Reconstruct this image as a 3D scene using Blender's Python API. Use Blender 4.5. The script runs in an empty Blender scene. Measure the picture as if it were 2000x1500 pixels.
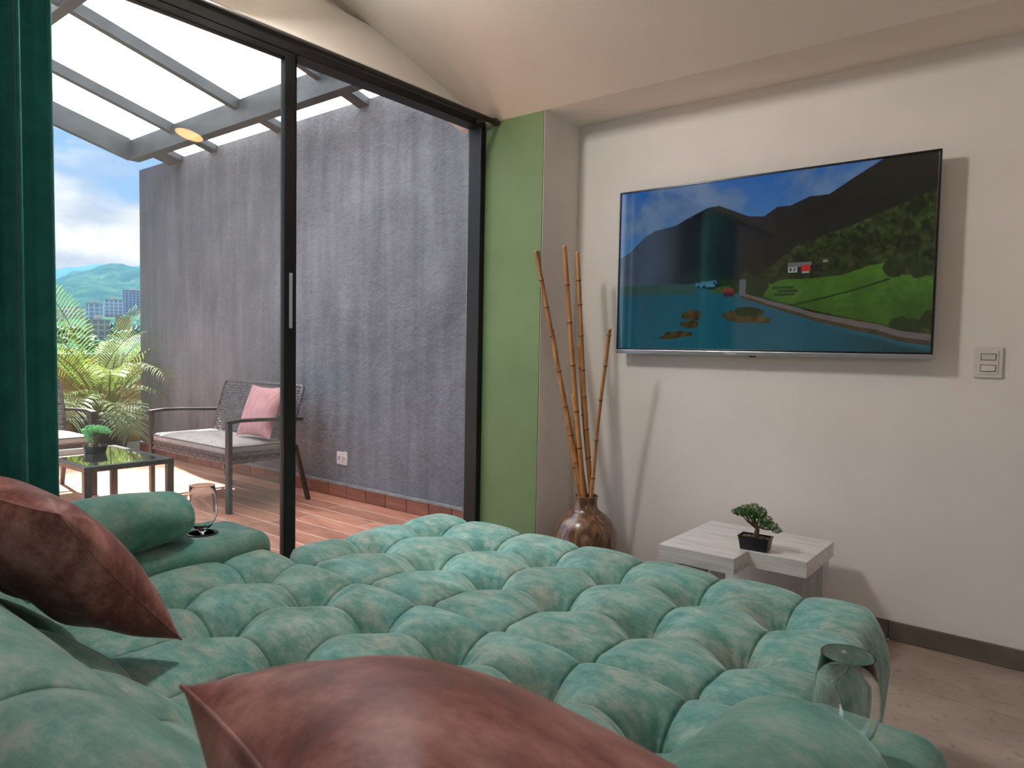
import bpy, bmesh, math, random
import numpy as np
from mathutils import Vector, Matrix

SC = bpy.context.scene
COL = SC.collection
random.seed(7)
RNG = np.random.default_rng(7)

# ------------------------------------------------------------------ camera
cam_data = bpy.data.cameras.new('camera')
cam_data.sensor_width = 36.0
cam_data.lens = 36.0 * 1380.0 / 2000.0
cam_data.clip_start = 0.02
cam_data.clip_end = 8000
cam = bpy.data.objects.new('camera', cam_data)
COL.objects.link(cam)
yaw, pitch, roll = 0.669912, -0.0493614, 0.018640
fw = Vector((-math.sin(yaw) * math.cos(pitch), math.cos(yaw) * math.cos(pitch), math.sin(pitch)))
rt = Vector((math.cos(yaw), math.sin(yaw), 0))
up = rt.cross(fw)
r2 = rt * math.cos(roll) + up * math.sin(roll)
u2 = -rt * math.sin(roll) + up * math.cos(roll)
m = Matrix((r2, u2, -fw)).transposed().to_4x4()
m.translation = Vector((0, 0, 1.2))
cam.matrix_world = m
cam_data.dof.use_dof = True
cam_data.dof.focus_distance = 2.6
cam_data.dof.aperture_fstop = 9.0
SC.camera = cam

# ------------------------------------------------------------------ world
world = bpy.data.worlds.new('sky')
SC.world = world
world.use_nodes = True
nt = world.node_tree
nt.nodes.clear()
def N(nt, t, **kw):
    n = nt.nodes.new(t)
    for k, v in kw.items():
        setattr(n, k, v)
    return n
def ramp(nt, stops, interp='LINEAR'):
    n = nt.nodes.new('ShaderNodeValToRGB')
    n.color_ramp.interpolation = interp
    e = n.color_ramp.elements
    while len(e) < len(stops):
        e.new(0.5)
    for i, (p, c) in enumerate(stops):
        e[i].position = p
        e[i].color = (c[0], c[1], c[2], 1)
    return n
tc = N(nt, 'ShaderNodeTexCoord')
sep = N(nt, 'ShaderNodeSeparateXYZ')
nt.links.new(tc.outputs['Generated'], sep.inputs[0])
grad = ramp(nt, [(0.0, (0.36, 0.40, 0.42)), (0.02, (0.45, 0.66, 0.90)), (0.12, (0.36, 0.60, 0.92)), (0.45, (0.28, 0.50, 0.85)), (1.0, (0.16, 0.33, 0.70))])
nt.links.new(sep.outputs['Z'], grad.inputs[0])
mp = N(nt, 'ShaderNodeMapping')
mp.inputs['Scale'].default_value = (1.0, 1.0, 2.3)
mp.inputs['Location'].default_value = (0.37, 0.13, 0.62)
nt.links.new(tc.outputs['Generated'], mp.inputs[0])
cl = N(nt, 'ShaderNodeTexNoise')
cl.inputs['Scale'].default_value = 3.2
cl.inputs['Detail'].default_value = 9
cl.inputs['Roughness'].default_value = 0.55
nt.links.new(mp.outputs[0], cl.inputs['Vector'])
clr = ramp(nt, [(0.46, (0, 0, 0)), (0.56, (1, 1, 1))])
zr = N(nt, 'ShaderNodeMapRange'); zr.inputs[1].default_value = .10; zr.inputs[2].default_value = .24; zr.inputs[3].default_value = .07; zr.inputs[4].default_value = -.06
nt.links.new(sep.outputs['Z'], zr.inputs[0])
ca_ = N(nt, 'ShaderNodeMath', operation='ADD'); nt.links.new(cl.outputs[0], ca_.inputs[0]); nt.links.new(zr.outputs[0], ca_.inputs[1])
nt.links.new(ca_.outputs[0], clr.inputs[0])
cl2 = N(nt, 'ShaderNodeTexNoise')
cl2.inputs['Scale'].default_value = 9.0
cl2.inputs['Detail'].default_value = 6
nt.links.new(mp.outputs[0], cl2.inputs['Vector'])
ccol = ramp(nt, [(0.36, (0.58, 0.66, 0.80)), (0.58, (0.98, 0.98, 1.0))])
nt.links.new(cl2.outputs[0], ccol.inputs[0])
mix = N(nt, 'ShaderNodeMixRGB')
nt.links.new(clr.outputs[0], mix.inputs[0])
nt.links.new(grad.outputs[0], mix.inputs[1])
nt.links.new(ccol.outputs[0], mix.inputs[2])
bg = N(nt, 'ShaderNodeBackground')
bg.inputs['Strength'].default_value = 0.58
nt.links.new(mix.outputs[0], bg.inputs['Color'])
wo = N(nt, 'ShaderNodeOutputWorld')
nt.links.new(bg.outputs[0], wo.inputs[0])

# ------------------------------------------------------------------ sun and fill lights
def light(name, kind, energy, color, loc, direction, size=1.0, size_y=None):
    d = bpy.data.lights.new(name, kind)
    d.energy = energy
    d.color = color
    if kind == 'AREA':
        d.shape = 'RECTANGLE'
        d.size = size
        d.size_y = size_y or size
    if kind == 'SUN':
        d.angle = size
    o = bpy.data.objects.new(name, d)
    COL.objects.link(o)
    o.location = loc
    o.rotation_euler = Vector(direction).to_track_quat('-Z', 'Y').to_euler()
    return o
light('sun', 'SUN', 12.5, (1.0, 0.95, 0.86), (0, 0, 10), (0.55, -0.10, -0.83), math.radians(0.8))
# added area lights that fill the room
light('rear_window_fill', 'AREA', 7.5, (1.0, 0.93, 0.85), (1.9, -2.45, 1.7), (-0.1, 1, 0.05), 1.2, 1.7)  # added fill lamp standing in for daylight from an assumed rear window
light('door_side_fill', 'AREA', 21.0, (1.0, 0.96, 0.90), (-2.28, 1.40, 2.83), (1.0, 0.25, -0.75), 0.22, 0.55)  # extra fill near the door header, out of view, with no fixture

SC.view_settings.view_transform = 'Standard'
SC.view_settings.look = 'None'
SC.view_settings.gamma = 1.0
SC.view_settings.use_curve_mapping = False
SC.view_settings.exposure = 1.3

# ------------------------------------------------------------------ helpers: meshes
class MB:
    def __init__(s):
        s.v = []; s.f = []; s.n = 0; s.m = []
    def add(s, verts, faces, mi=0):
        verts = np.asarray(verts, float)
        k = s.n
        s.v.append(verts)
        s.f += [tuple(int(i) + k for i in f) for f in faces]
        s.m += [mi] * len(faces)
        s.n += len(verts)
        return s
    def box(s, x0, x1, y0, y1, z0, z1, mi=0):
        v = [(x0, y0, z0), (x1, y0, z0), (x1, y1, z0), (x0, y1, z0), (x0, y0, z1), (x1, y0, z1), (x1, y1, z1), (x0, y1, z1)]
        f = [(0, 3, 2, 1), (4, 5, 6, 7), (0, 1, 5, 4), (1, 2, 6, 5), (2, 3, 7, 6), (3, 0, 4, 7)]
        return s.add(v, f, mi)
    def bar(s, p0, p1, w, h, upv=(0, 0, 1)):
        p0 = Vector(p0); p1 = Vector(p1)
        d = (p1 - p0).normalized(); a = d.cross(Vector(upv)).normalized() * (w / 2); b = a.normalized().cross(d) * (h / 2)
        v = [p0 - a - b, p0 + a - b, p0 + a + b, p0 - a + b, p1 - a - b, p1 + a - b, p1 + a + b, p1 - a + b]
        f = [(0, 3, 2, 1), (4, 5, 6, 7), (0, 1, 5, 4), (1, 2, 6, 5), (2, 3, 7, 6), (3, 0, 4, 7)]
        return s.add([tuple(q) for q in v], f)
    def prism(s, pts, z0, z1):
        n = len(pts)
        v = [(x, y, z0) for x, y in pts] + [(x, y, z1) for x, y in pts]
        f = [tuple(range(n - 1, -1, -1)), tuple(range(n, 2 * n))]
        f += [(i, (i + 1) % n, (i + 1) % n + n, i + n) for i in range(n)]
        return s.add(v, f)
    def tube(s, pts, rad, n=8, cap=True):
        pts = [Vector(p) for p in pts]
        if not hasattr(rad, '__len__'):
            rad = [rad] * len(pts)
        V = []; ref = None
        for i, p in enumerate(pts):
            d = (pts[min(i + 1, len(pts) - 1)] - pts[max(i - 1, 0)]).normalized()
            if ref is None:
                ref = Vector((0, 0, 1)) if abs(d.z) < .9 else Vector((1, 0, 0))
            a = d.cross(ref).normalized(); b = a.cross(d); ref = b
            for k in range(n):
                t = 2 * math.pi * k / n
                V.append(tuple(p + a * math.cos(t) * rad[i] + b * math.sin(t) * rad[i]))
        F = []
        for i in range(len(pts) - 1):
            for k in range(n):
                k2 = (k + 1) % n
                F.append((i * n + k, (i + 1) * n + k, (i + 1) * n + k2, i * n + k2))
        if cap:
            F.append(tuple(range(n)))
            F.append(tuple(range(len(V) - 1, len(V) - 1 - n, -1)))
        return s.add(V, F)
    def lathe(s, prof, n=40, c=(0, 0, 0), close=False):
        V = []
        for r, z in prof:
            for k in range(n):
                t = 2 * math.pi * k / n
                V.append((c[0] + r * math.cos(t), c[1] + r * math.sin(t), c[2] + z))
        F = []
        m_ = len(prof)
        for i in range(m_ - 1 if not close else m_):
            j = (i + 1) % m_
            for k in range(n):
                k2 = (k + 1) % n
                F.append((i * n + k, i * n + k2, j * n + k2, j * n + k))
        return s.add(V, F)
    def grid(s, P, flip=False, wrap=False):
        a, b = P.shape[:2]
        F = []
        idx = np.arange(a * b).reshape(a, b)
        q = np.stack([idx[:-1, :-1], idx[1:, :-1], idx[1:, 1:], idx[:-1, 1:]], -1).reshape(-1, 4)
        if flip:
            q = q[:, ::-1]
        return s.add(P.reshape(-1, 3), q.tolist())
    def mesh(s, name, off=(0, 0, 0)):
        me = bpy.data.meshes.new(name)
        v = np.concatenate(s.v) - np.asarray(off, float)
        me.from_pydata(v.tolist(), [], s.f)
        if any(s.m):
            me.polygons.foreach_set('material_index', s.m)
        return me

def wloc(o):
    p = Vector(o.location)
    return p

def link(name, me, mats=None, parent=None, smooth=False, bevel=0.0, seg=2, angle=None):
    o = bpy.data.objects.new(name, me)
    COL.objects.link(o)
    if mats is not None:
        for mm in (mats if isinstance(mats, (list, tuple)) else [mats]):
            me.materials.append(mm)
    if parent is not None:
        o.parent = parent
    if smooth:
        me.polygons.foreach_set('use_smooth', [True] * len(me.polygons))
        if angle:
            me.set_sharp_from_angle(angle=math.radians(angle))
    if bevel > 0:
        b = o.modifiers.new('bevel', 'BEVEL')
        b.width = bevel; b.segments = seg; b.limit_method = 'ANGLE'; b.angle_limit = math.radians(40)
        b.harden_normals = False
    return o

def part(name, mb, mat, parent, world=True, label=None, stuff=False, **kw):
    off = (0, 0, 0)
    if world and parent is not None:
        p = parent; t = Vector(p.location)
        while p.parent is not None:
            p = p.parent; t = t + Vector(p.location)
        off = t
    o = link(name, mb.mesh(name, off), mat, parent, **kw)
    if label: o['label'] = label
    if stuff: o['kind'] = 'stuff'
    return o

def thing(name, label, cat, loc=(0, 0, 0), rz=0.0, group=None):
    o = bpy.data.objects.new(name, None)
    COL.objects.link(o)
    o.location = loc
    o.rotation_euler = (0, 0, rz)
    o.empty_display_size = 0.1
    o['label'] = label; o['category'] = cat
    if group: o['group'] = group
    return o

def tag(o, label, cat, group=None):
    o['label'] = label; o['category'] = cat
    if group: o['group'] = group
    return o

def struct(name, mb, mat, label=None, cat=None, **kw):
    o = link(name, mb.mesh(name), mat, None, **kw)
    o['kind'] = 'structure'
    if label: o['label'] = label
    if cat: o['category'] = cat
    return o

def rbox(x0, x1, y0, y1, z0, z1, r, seg=5):
    bm = bmesh.new()
    bmesh.ops.create_cube(bm, size=1.0)
    for v in bm.verts:
        v.co = Vector((x0 + (v.co.x + .5) * (x1 - x0), y0 + (v.co.y + .5) * (y1 - y0), z0 + (v.co.z + .5) * (z1 - z0)))
    bmesh.ops.bevel(bm, geom=bm.edges[:], offset=r, segments=seg, profile=.5, affect='EDGES', clamp_overlap=True)
    bm.verts.index_update()
    v = [tuple(q.co) for q in bm.verts]; f = [[w.index for w in p.verts] for p in bm.faces]
    bm.free()
    return v, f

# ------------------------------------------------------------------ helpers: materials
def mat_base(name, color=(0.5, 0.5, 0.5), rough=0.5, metal=0.0, spec=0.5, **kw):
    mt = bpy.data.materials.new(name)
    mt.use_nodes = True
    b = mt.node_tree.nodes['Principled BSDF']
    b.inputs['Base Color'].default_value = (*color, 1)
    b.inputs['Roughness'].default_value = rough
    b.inputs['Metallic'].default_value = metal
    b.inputs['Specular IOR Level'].default_value = spec
    for k, v in kw.items():
        b.inputs[k.replace('_', ' ')].default_value = v
    return mt, mt.node_tree, b

def coords(nt, scale=(1, 1, 1), kind='Object', rot=(0, 0, 0)):
    t = N(nt, 'ShaderNodeTexCoord'); mp = N(nt, 'ShaderNodeMapping')
    mp.inputs['Scale'].default_value = scale
    mp.inputs['Rotation'].default_value = rot
    nt.links.new(t.outputs[kind], mp.inputs[0])
    return mp.outputs[0]

def noise(nt, vec, scale, detail=5, rough=.55, dist=0.0):
    n = N(nt, 'ShaderNodeTexNoise')
    n.inputs['Scale'].default_value = scale; n.inputs['Detail'].default_value = detail
    n.inputs['Roughness'].default_value = rough; n.inputs['Distortion'].default_value = dist
    nt.links.new(vec, n.inputs['Vector'])
    return n.outputs[0]

def bump(nt, b, h, strength=.3, dist=.01, prev=None):
    n = N(nt, 'ShaderNodeBump')
    n.inputs['Strength'].default_value = strength; n.inputs['Distance'].default_value = dist
    nt.links.new(h, n.inputs['Height'])
    if prev is not None: nt.links.new(prev, n.inputs['Normal'])
    nt.links.new(n.outputs[0], b.inputs['Normal'])
    return n.outputs[0]

def noisy(name, c0, c1, scale=5, rough=.6, stretch=(1, 1, 1), lo=.35, hi=.65, detail=5, bmp=0, bscale=None, bdist=.005, metal=0, spec=.5, c_mid=None, dist=0, kind='Object', **kw):
    mt, nt, b = mat_base(name, c0, rough, metal, spec, **kw)
    vec = coords(nt, stretch, kind)
    nz = noise(nt, vec, scale, detail, .55, dist)
    stops = [(lo, c0), (hi, c1)] if c_mid is None else [(lo, c0), ((lo + hi) / 2, c_mid), (hi, c1)]
    r = ramp(nt, stops)
    nt.links.new(nz, r.inputs[0]); nt.links.new(r.outputs[0], b.inputs['Base Color'])
    if bmp:
        h = noise(nt, vec, bscale or scale * 6, 4)
        bump(nt, b, h, bmp, bdist)
    return mt

def velvet(name, dark, mid, pale, scale, stretch=(1, 1, 1), sheen=.6, tint=(1, 1, 1), rough=.75, wscale=9, rot=(0, 0, 0)):
    mt, nt, b = mat_base(name, mid, rough, 0, .25)
    vec = coords(nt, stretch, rot=rot)
    a = noise(nt, vec, scale, 9, .72, .12)
    r = ramp(nt, [(.32, dark), (.48, mid), (.66, pale)])
    nt.links.new(a, r.inputs[0])
    c2 = noise(nt, vec, scale * .4, 4, .5)
    r2 = ramp(nt, [(.38, (1.0, .88, .84)), (.62, (.95, 1.05, 1.05))])
    nt.links.new(c2, r2.inputs[0])
    mx = N(nt, 'ShaderNodeMixRGB', blend_type='MULTIPLY'); mx.inputs[0].default_value = 1
    nt.links.new(r.outputs[0], mx.inputs[1]); nt.links.new(r2.outputs[0], mx.inputs[2])
    nt.links.new(mx.outputs[0], b.inputs['Base Color'])
    b.inputs['Sheen Weight'].default_value = sheen
    b.inputs['Sheen Roughness'].default_value = .35
    b.inputs['Sheen Tint'].default_value = (*tint, 1)
    n1 = noise(nt, coords(nt, (1, 1, 1)), 90, 3)
    n2 = noise(nt, vec, wscale, 3)
    p = bump(nt, b, n2, .35, .006)
    bump(nt, b, n1, .10, .002, p)
    return mt

M = {}
M['wall'] = noisy('wall_paint', (.72, .67, .63), (.76, .71, .67), 3, .85, bmp=.05, bscale=60, bdist=.003, spec=.25)
M['ceil'] = noisy('ceiling_paint', (.84, .765, .68), (.88, .80, .715), 2, .9, spec=.2)
M['green'] = noisy('green_paint', (.125, .19, .075), (.15, .225, .095), 2, .55, bmp=.04, bscale=30, bdist=.003, spec=.4)
M['black_frame'] = noisy('black_aluminium', (.005, .005, .006), (.009, .009, .010), 8, .45, spec=.35)
M['rod'] = noisy('dark_rod', (.012, .010, .010), (.02, .016, .014), 8, .45)
M['rust'] = noisy('rusty_rod_end', (.10, .035, .02), (.03, .015, .012), 30, .6)

def floor_mat():
    mt, nt, b = mat_base('floor_tile', (.2, .16, .13), .36, 0, .5)
    vec = coords(nt, (1, 1, 1))
    a = noise(nt, vec, 2.3, 8, .62, .4)
    r = ramp(nt, [(.3, (.26, .205, .172)), (.5, (.36, .285, .24)), (.7, (.46, .375, .315))])
    nt.links.new(a, r.inputs[0])
    s = noise(nt, vec, 26, 3, .5)
    r2 = ramp(nt, [(.30, (.55, .5, .45)), (.42, (1, 1, 1))])
    nt.links.new(s, r2.inputs[0])
    mx = N(nt, 'ShaderNodeMixRGB', blend_type='MULTIPLY'); mx.inputs[0].default_value = .6
    nt.links.new(r.outputs[0], mx.inputs[1]); nt.links.new(r2.outputs[0], mx.inputs[2])
    nt.links.new(mx.outputs[0], b.inputs['Base Color'])
    bump(nt, b, a, .1, .003)
    return mt
M['floor'] = floor_mat()
M['grout'] = noisy('grout', (.12, .10, .085), (.16, .13, .11), 20, .9)
M['base_tile'] = noisy('baseboard_tile', (.11, .088, .075), (.16, .13, .11), 5, .4, detail=7)

def concrete():
    mt, nt, b = mat_base('dark_plaster', (.08, .08, .09), .62, 0, .35)
    vec = coords(nt, (1, 1, 1))
    a = noise(nt, vec, 1.1, 9, .62, .4)
    r = ramp(nt, [(.30, (.105, .110, .122)), (.5, (.148, .154, .171)), (.70, (.198, .206, .226))])
    nt.links.new(a, r.inputs[0])
    streak = noise(nt, coords(nt, (3.2, 3.2, .35)), 2.4, 5, .6)
    r2 = ramp(nt, [(.35, (.80, .80, .80)), (.65, (1.18, 1.18, 1.18))])
    nt.links.new(streak, r2.inputs[0])
    mx = N(nt, 'ShaderNodeMixRGB', blend_type='MULTIPLY'); mx.inputs[0].default_value = 1
    nt.links.new(r.outputs[0], mx.inputs[1]); nt.links.new(r2.outputs[0], mx.inputs[2])
    nt.links.new(mx.outputs[0], b.inputs['Base Color'])
    h1 = noise(nt, vec, 9, 8, .66, .25)
    p = bump(nt, b, h1, .75, .035)
    h2 = noise(nt, vec, 34, 4, .6)
    bump(nt, b, h2, .35, .008, p)
    return mt
M['dark_plaster'] = concrete()

def plank_mat(name, c0, c1, c2):
    mt, nt, b = mat_base(name, c0, .45, 0, .4)
    oi = N(nt, 'ShaderNodeObjectInfo')
    ad = N(nt, 'ShaderNodeVectorMath', operation='ADD')
    nt.links.new(coords(nt, (1.2, 9, 9)), ad.inputs[0])
    cmb = N(nt, 'ShaderNodeMath', operation='MULTIPLY'); cmb.inputs[1].default_value = 37
    nt.links.new(oi.outputs['Random'], cmb.inputs[0])
    nt.links.new(cmb.outputs[0], ad.inputs[1])
    a = noise(nt, ad.outputs[0], 2.2, 7, .6, .6)
    r = ramp(nt, [(.3, c0), (.5, c1), (.72, c2)])
    nt.links.new(a, r.inputs[0])
    hs = N(nt, 'ShaderNodeHueSaturation')
    mr = N(nt, 'ShaderNodeMapRange'); mr.inputs[3].default_value = .82; mr.inputs[4].default_value = 1.15
    nt.links.new(oi.outputs['Random'], mr.inputs[0]); nt.links.new(mr.outputs[0], hs.inputs['Value'])
    nt.links.new(r.outputs[0], hs.inputs['Color']); nt.links.new(hs.outputs[0], b.inputs['Base Color'])
    bump(nt, b, a, .15, .003)
    return mt
M['plank'] = plank_mat('terracotta_plank', (.34, .135, .085), (.47, .20, .13), (.58, .28, .19))
M['deck_tile'] = plank_mat('terracotta_skirting', (.17, .062, .040), (.23, .09, .060), (.30, .135, .095))
M['pale_grout'] = noisy('pale_grout', (.62, .48, .40), (.70, .56, .48), 30, .9)
M['cement'] = noisy('cement_edge', (.20, .19, .19), (.28, .27, .26), 14, .9, bmp=.4, bdist=.01)
M['steel'] = noisy('grey_painted_steel', (.035, .040, .046), (.070, .078, .086), 5, .55, stretch=(1, 1, 2), bmp=.15, bscale=40, bdist=.003, detail=8)

def roof_mat():
    mt = bpy.data.materials.new('frosted_sheet'); mt.use_nodes = True
    nt = mt.node_tree; nt.nodes.clear()
    o = N(nt, 'ShaderNodeOutputMaterial')
    tr = N(nt, 'ShaderNodeBsdfTranslucent'); tr.inputs[0].default_value = (.82, .85, .88, 1)
    tp = N(nt, 'ShaderNodeBsdfTransparent'); tp.inputs[0].default_value = (.93, .95, .97, 1)
    df = N(nt, 'ShaderNodeBsdfDiffuse'); df.inputs[0].default_value = (.8, .82, .84, 1)
    m1 = N(nt, 'ShaderNodeMixShader'); m1.inputs[0].default_value = .22
    nt.links.new(tr.outputs[0], m1.inputs[1]); nt.links.new(tp.outputs[0], m1.inputs[2])
    m2 = N(nt, 'ShaderNodeMixShader'); m2.inputs[0].default_value = .15
    nt.links.new(m1.outputs[0], m2.inputs[1]); nt.links.new(df.outputs[0], m2.inputs[2])
    nt.links.new(m2.outputs[0], o.inputs[0])
    return mt
M['roof'] = roof_mat()

def window_glass(name='door_glass', dirt=.05):
    mt = bpy.data.materials.new(name); mt.use_nodes = True
    nt = mt.node_tree; nt.nodes.clear()
    o = N(nt, 'ShaderNodeOutputMaterial')
    tp = N(nt, 'ShaderNodeBsdfTransparent'); tp.inputs[0].default_value = (.93, .95, .95, 1)
    gl = N(nt, 'ShaderNodeBsdfGlossy'); gl.inputs['Roughness'].default_value = 0.0
    fr = N(nt, 'ShaderNodeFresnel'); fr.inputs[0].default_value = 1.5
    m1 = N(nt, 'ShaderNodeMixShader')
    nt.links.new(fr.outputs[0], m1.inputs[0]); nt.links.new(tp.outputs[0], m1.inputs[1]); nt.links.new(gl.outputs[0], m1.inputs[2])
    df = N(nt, 'ShaderNodeBsdfDiffuse'); df.inputs[0].default_value = (.75, .78, .80, 1)
    vec = coords(nt, (1, 1, .6))
    a = noise(nt, vec, 2.0, 6, .6)
    r = ramp(nt, [(.4, (dirt * .5,) * 3), (.7, (dirt * 1.5,) * 3)])
    nt.links.new(a, r.inputs[0])
    vo = N(nt, 'ShaderNodeTexVoronoi'); vo.inputs['Scale'].default_value = 26
    nt.links.new(vec, vo.inputs['Vector'])
    r2 = ramp(nt, [(.05, (.35, .35, .35)), (.09, (0, 0, 0))])
    nt.links.new(vo.outputs['Distance'], r2.inputs[0])
    sp = noise(nt, vec, 3.1, 3)
    r3 = ramp(nt, [(.5, (0, 0, 0)), (.6, (1, 1, 1))])
    nt.links.new(sp, r3.inputs[0])
    mu = N(nt, 'ShaderNodeMath', operation='MULTIPLY'); nt.links.new(r2.outputs[0], mu.inputs[0]); nt.links.new(r3.outputs[0], mu.inputs[1])
    ad = N(nt, 'ShaderNodeMath', operation='ADD'); ad.use_clamp = True
    nt.links.new(r.outputs[0], ad.inputs[0]); nt.links.new(mu.outputs[0], ad.inputs[1])
    m2 = N(nt, 'ShaderNodeMixShader')
    nt.links.new(ad.outputs[0], m2.inputs[0]); nt.links.new(m1.outputs[0], m2.inputs[1]); nt.links.new(df.outputs[0], m2.inputs[2])
    nt.links.new(m2.outputs[0], o.inputs[0])
    return mt
M['glass_pane'] = window_glass()
mt, _nt, _b = mat_base('clear_glass', (1, 1, 1), 0.0, 0, .5); _b.inputs['Transmission Weight'].default_value = 1; _b.inputs['IOR'].default_value = 1.47
M['glass'] = mt
M['teal'] = velvet('teal_velvet', (.075, .235, .215), (.17, .345, .315), (.385, .475, .425), 13.0, (.9, 1.5, 1.2), .5, (.80, 1, .95))
M['teal_b'] = velvet('teal_velvet_bolster', (.055, .21, .19), (.125, .30, .265), (.27, .385, .335), 10.0, (1, 1, 1), .40, (.80, 1, .95))
M['mauve'] = velvet('mauve_velvet', (.075, .018, .022), (.26, .080, .070), (.52, .235, .205), 8.0, (1, 1.5, 1), .28, (1, .80, .78), .5, 14)
M['curtain'] = noisy('curtain_velvet', (.035, .23, .21), (.05, .30, .27), 12, .75, spec=.2, Sheen_Weight=.35, Sheen_Roughness=.4)
M['tan_fabric'] = noisy('taupe_fabric', (.42, .35, .32), (.50, .43, .39), 20, .9, bmp=.2, bscale=200, bdist=.002)
M['piping'] = noisy('dark_piping', (.12, .10, .09), (.16, .13, .12), 20, .9)
M['pink'] = noisy('rose_fabric', (.56, .24, .25), (.68, .34, .34), 10, .85, stretch=(3, 3, 1), bmp=.2, bscale=70, bdist=.003)
M['wicker'] = noisy('grey_wicker', (.055, .045, .045), (.16, .14, .14), 30, .5, detail=3)
M['bronze'] = noisy('dark_bronze_metal', (.030, .022, .020), (.050, .038, .034), 10, .4)
M['plastic'] = noisy('black_plastic', (.008, .008, .010), (.014, .014, .017), 12, .38)
M['potgrey'] = noisy('charcoal_pot', (.028, .030, .036), (.045, .048, .056), 6, .45)
M['soil'] = noisy('pebbly_soil', (.03, .018, .012), (.30, .21, .12), 90, .9, lo=.42, hi=.60)
M['bark'] = noisy('bark', (.045, .030, .020), (.12, .085, .05), 30, .9, bmp=.6, bdist=.006)
M['black_well'] = noisy('black_holder', (.003, .003, .003), (.006, .006, .006), 8, .3)

def leafy(name, c0, c1, c2, tr=.3, scale=30):
    mt = noisy(name, c0, c2, scale, .5, c_mid=c1, lo=.3, hi=.7)
    nt = mt.node_tree; b = nt.nodes['Principled BSDF']; o = [n for n in nt.nodes if n.type == 'OUTPUT_MATERIAL'][0]
    t = N(nt, 'ShaderNodeBsdfTranslucent')
    rp = [n for n in nt.nodes if n.type == 'VALTORGB'][0]
    nt.links.new(rp.outputs[0], t.inputs[0])
    mx = N(nt, 'ShaderNodeMixShader'); mx.inputs[0].default_value = tr
    nt.links.new(b.outputs[0], mx.inputs[1]); nt.links.new(t.outputs[0], mx.inputs[2]); nt.links.new(mx.outputs[0], o.inputs[0])
    return mt
M['bonsai'] = leafy('bonsai_leaf', (.020, .075, .018), (.045, .15, .03), (.11, .27, .06), .15, 60)
M['bonsai_out'] = leafy('bright_bonsai_leaf', (.09, .42, .12), (.22, .64, .24), (.50, .85, .44), .25, 60)
M['palm'] = leafy('palm_leaf', (.10, .18, .02), (.20, .30, .045), (.34, .42, .10), .5, 6)
M['palm_pale'] = leafy('palm_leaf_greygreen', (.13, .19, .08), (.21, .28, .13), (.33, .40, .21), .35, 6)
M['stem'] = noisy('palm_stem', (.20, .22, .05), (.10, .12, .03), 9, .6)

def bamboo_mat():
    mt, nt, b = mat_base('bamboo', (.5, .25, .08), .38, 0, .5)
    vec = coords(nt, (14, 14, .9))
    a = noise(nt, vec, 3, 6, .6)
    r = ramp(nt, [(.3, (.17, .062, .018)), (.5, (.36, .155, .045)), (.7, (.52, .27, .09))])
    nt.links.new(a, r.inputs[0]); nt.links.new(r.outputs[0], b.inputs['Base Color'])
    return mt
M['bamboo'] = bamboo_mat()
M['bamboo_node'] = noisy('bamboo_joint', (.13, .045, .015), (.22, .085, .03), 40, .6)
M['bamboo_tip'] = noisy('bamboo_tip', (.48, .30, .12), (.58, .40, .19), 40, .5)

def vase_mat():
    mt, nt, b = mat_base('coconut_wood_vase', (.15, .07, .04), .28, 0, .55)
    vec = coords(nt, (7, 7, 1.6))
    a = noise(nt, vec, 3.4, 7, .62, 1.2)
    r = ramp(nt, [(.32, (.028, .012, .008)), (.48, (.13, .058, .030)), (.62, (.26, .135, .07)), (.75, (.42, .27, .16))])
    nt.links.new(a, r.inputs[0]); nt.links.new(r.outputs[0], b.inputs['Base Color'])
    b.inputs['Coat Weight'].default_value = .4; b.inputs['Coat Roughness'].default_value = .2
    bump(nt, b, a, .2, .004)
    return mt
M['vase'] = vase_mat()

def table_mat(name, stretch, w=1.0):
    mt, nt, b = mat_base(name, (.6, .6, .6), .28, 0, .5)
    vec = coords(nt, stretch)
    a = noise(nt, vec, 4, 6, .55, .3)
    r = ramp(nt, [(.3, (.50 * w, .49 * w, .49 * w)), (.5, (.64 * w, .63 * w, .62 * w)), (.62, (.70 * w, .69 * w, .68 * w)), (.75, (.56 * w, .56 * w, .57 * w))])
    nt.links.new(a, r.inputs[0]); nt.links.new(r.outputs[0], b.inputs['Base Color'])
    return mt
M['table_top'] = table_mat('whitewashed_top', (.8, 9, 9))
M['table_leg'] = table_mat('whitewashed_leg', (12, 12, .8), .85)
M['white_plastic'] = noisy('ivory_plastic', (.60, .555, .51), (.64, .59, .545), 6, .4)
M['outlet_white'] = noisy('dusty_outlet', (.5, .48, .46), (.68, .66, .64), 40, .5)
M['slot'] = noisy('dark_slot', (.02, .02, .02), (.03, .03, .03), 6, .6)
M['silver'] = noisy('brushed_silver', (.42, .43, .46), (.55, .56, .60), 10, .32, metal=.9, stretch=(1, 20, 20))
M['chrome'] = noisy('pale_handle', (.45, .48, .54), (.55, .58, .64), 5, .3, metal=.3)
M['tv_black'] = noisy('tv_bezel', (.006, .006, .007), (.01, .01, .011), 5, .25)
M['tan_wall'] = noisy('ochre_parapet', (.30, .17, .065), (.42, .26, .11), 4, .85, detail=7, bmp=.2)
M['light_metal'] = noisy('grey_roof_flashing', (.36, .36, .37), (.48, .48, .48), 5, .5)

# ================================================================== ROOM SHELL
YW = 3.323      # television wall
XG = -2.58      # sliding door plane
YP = 2.986      # green pillar face
XP = -2.187
XR, YB = 2.7, -2.6
ZC = 2.43

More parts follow.
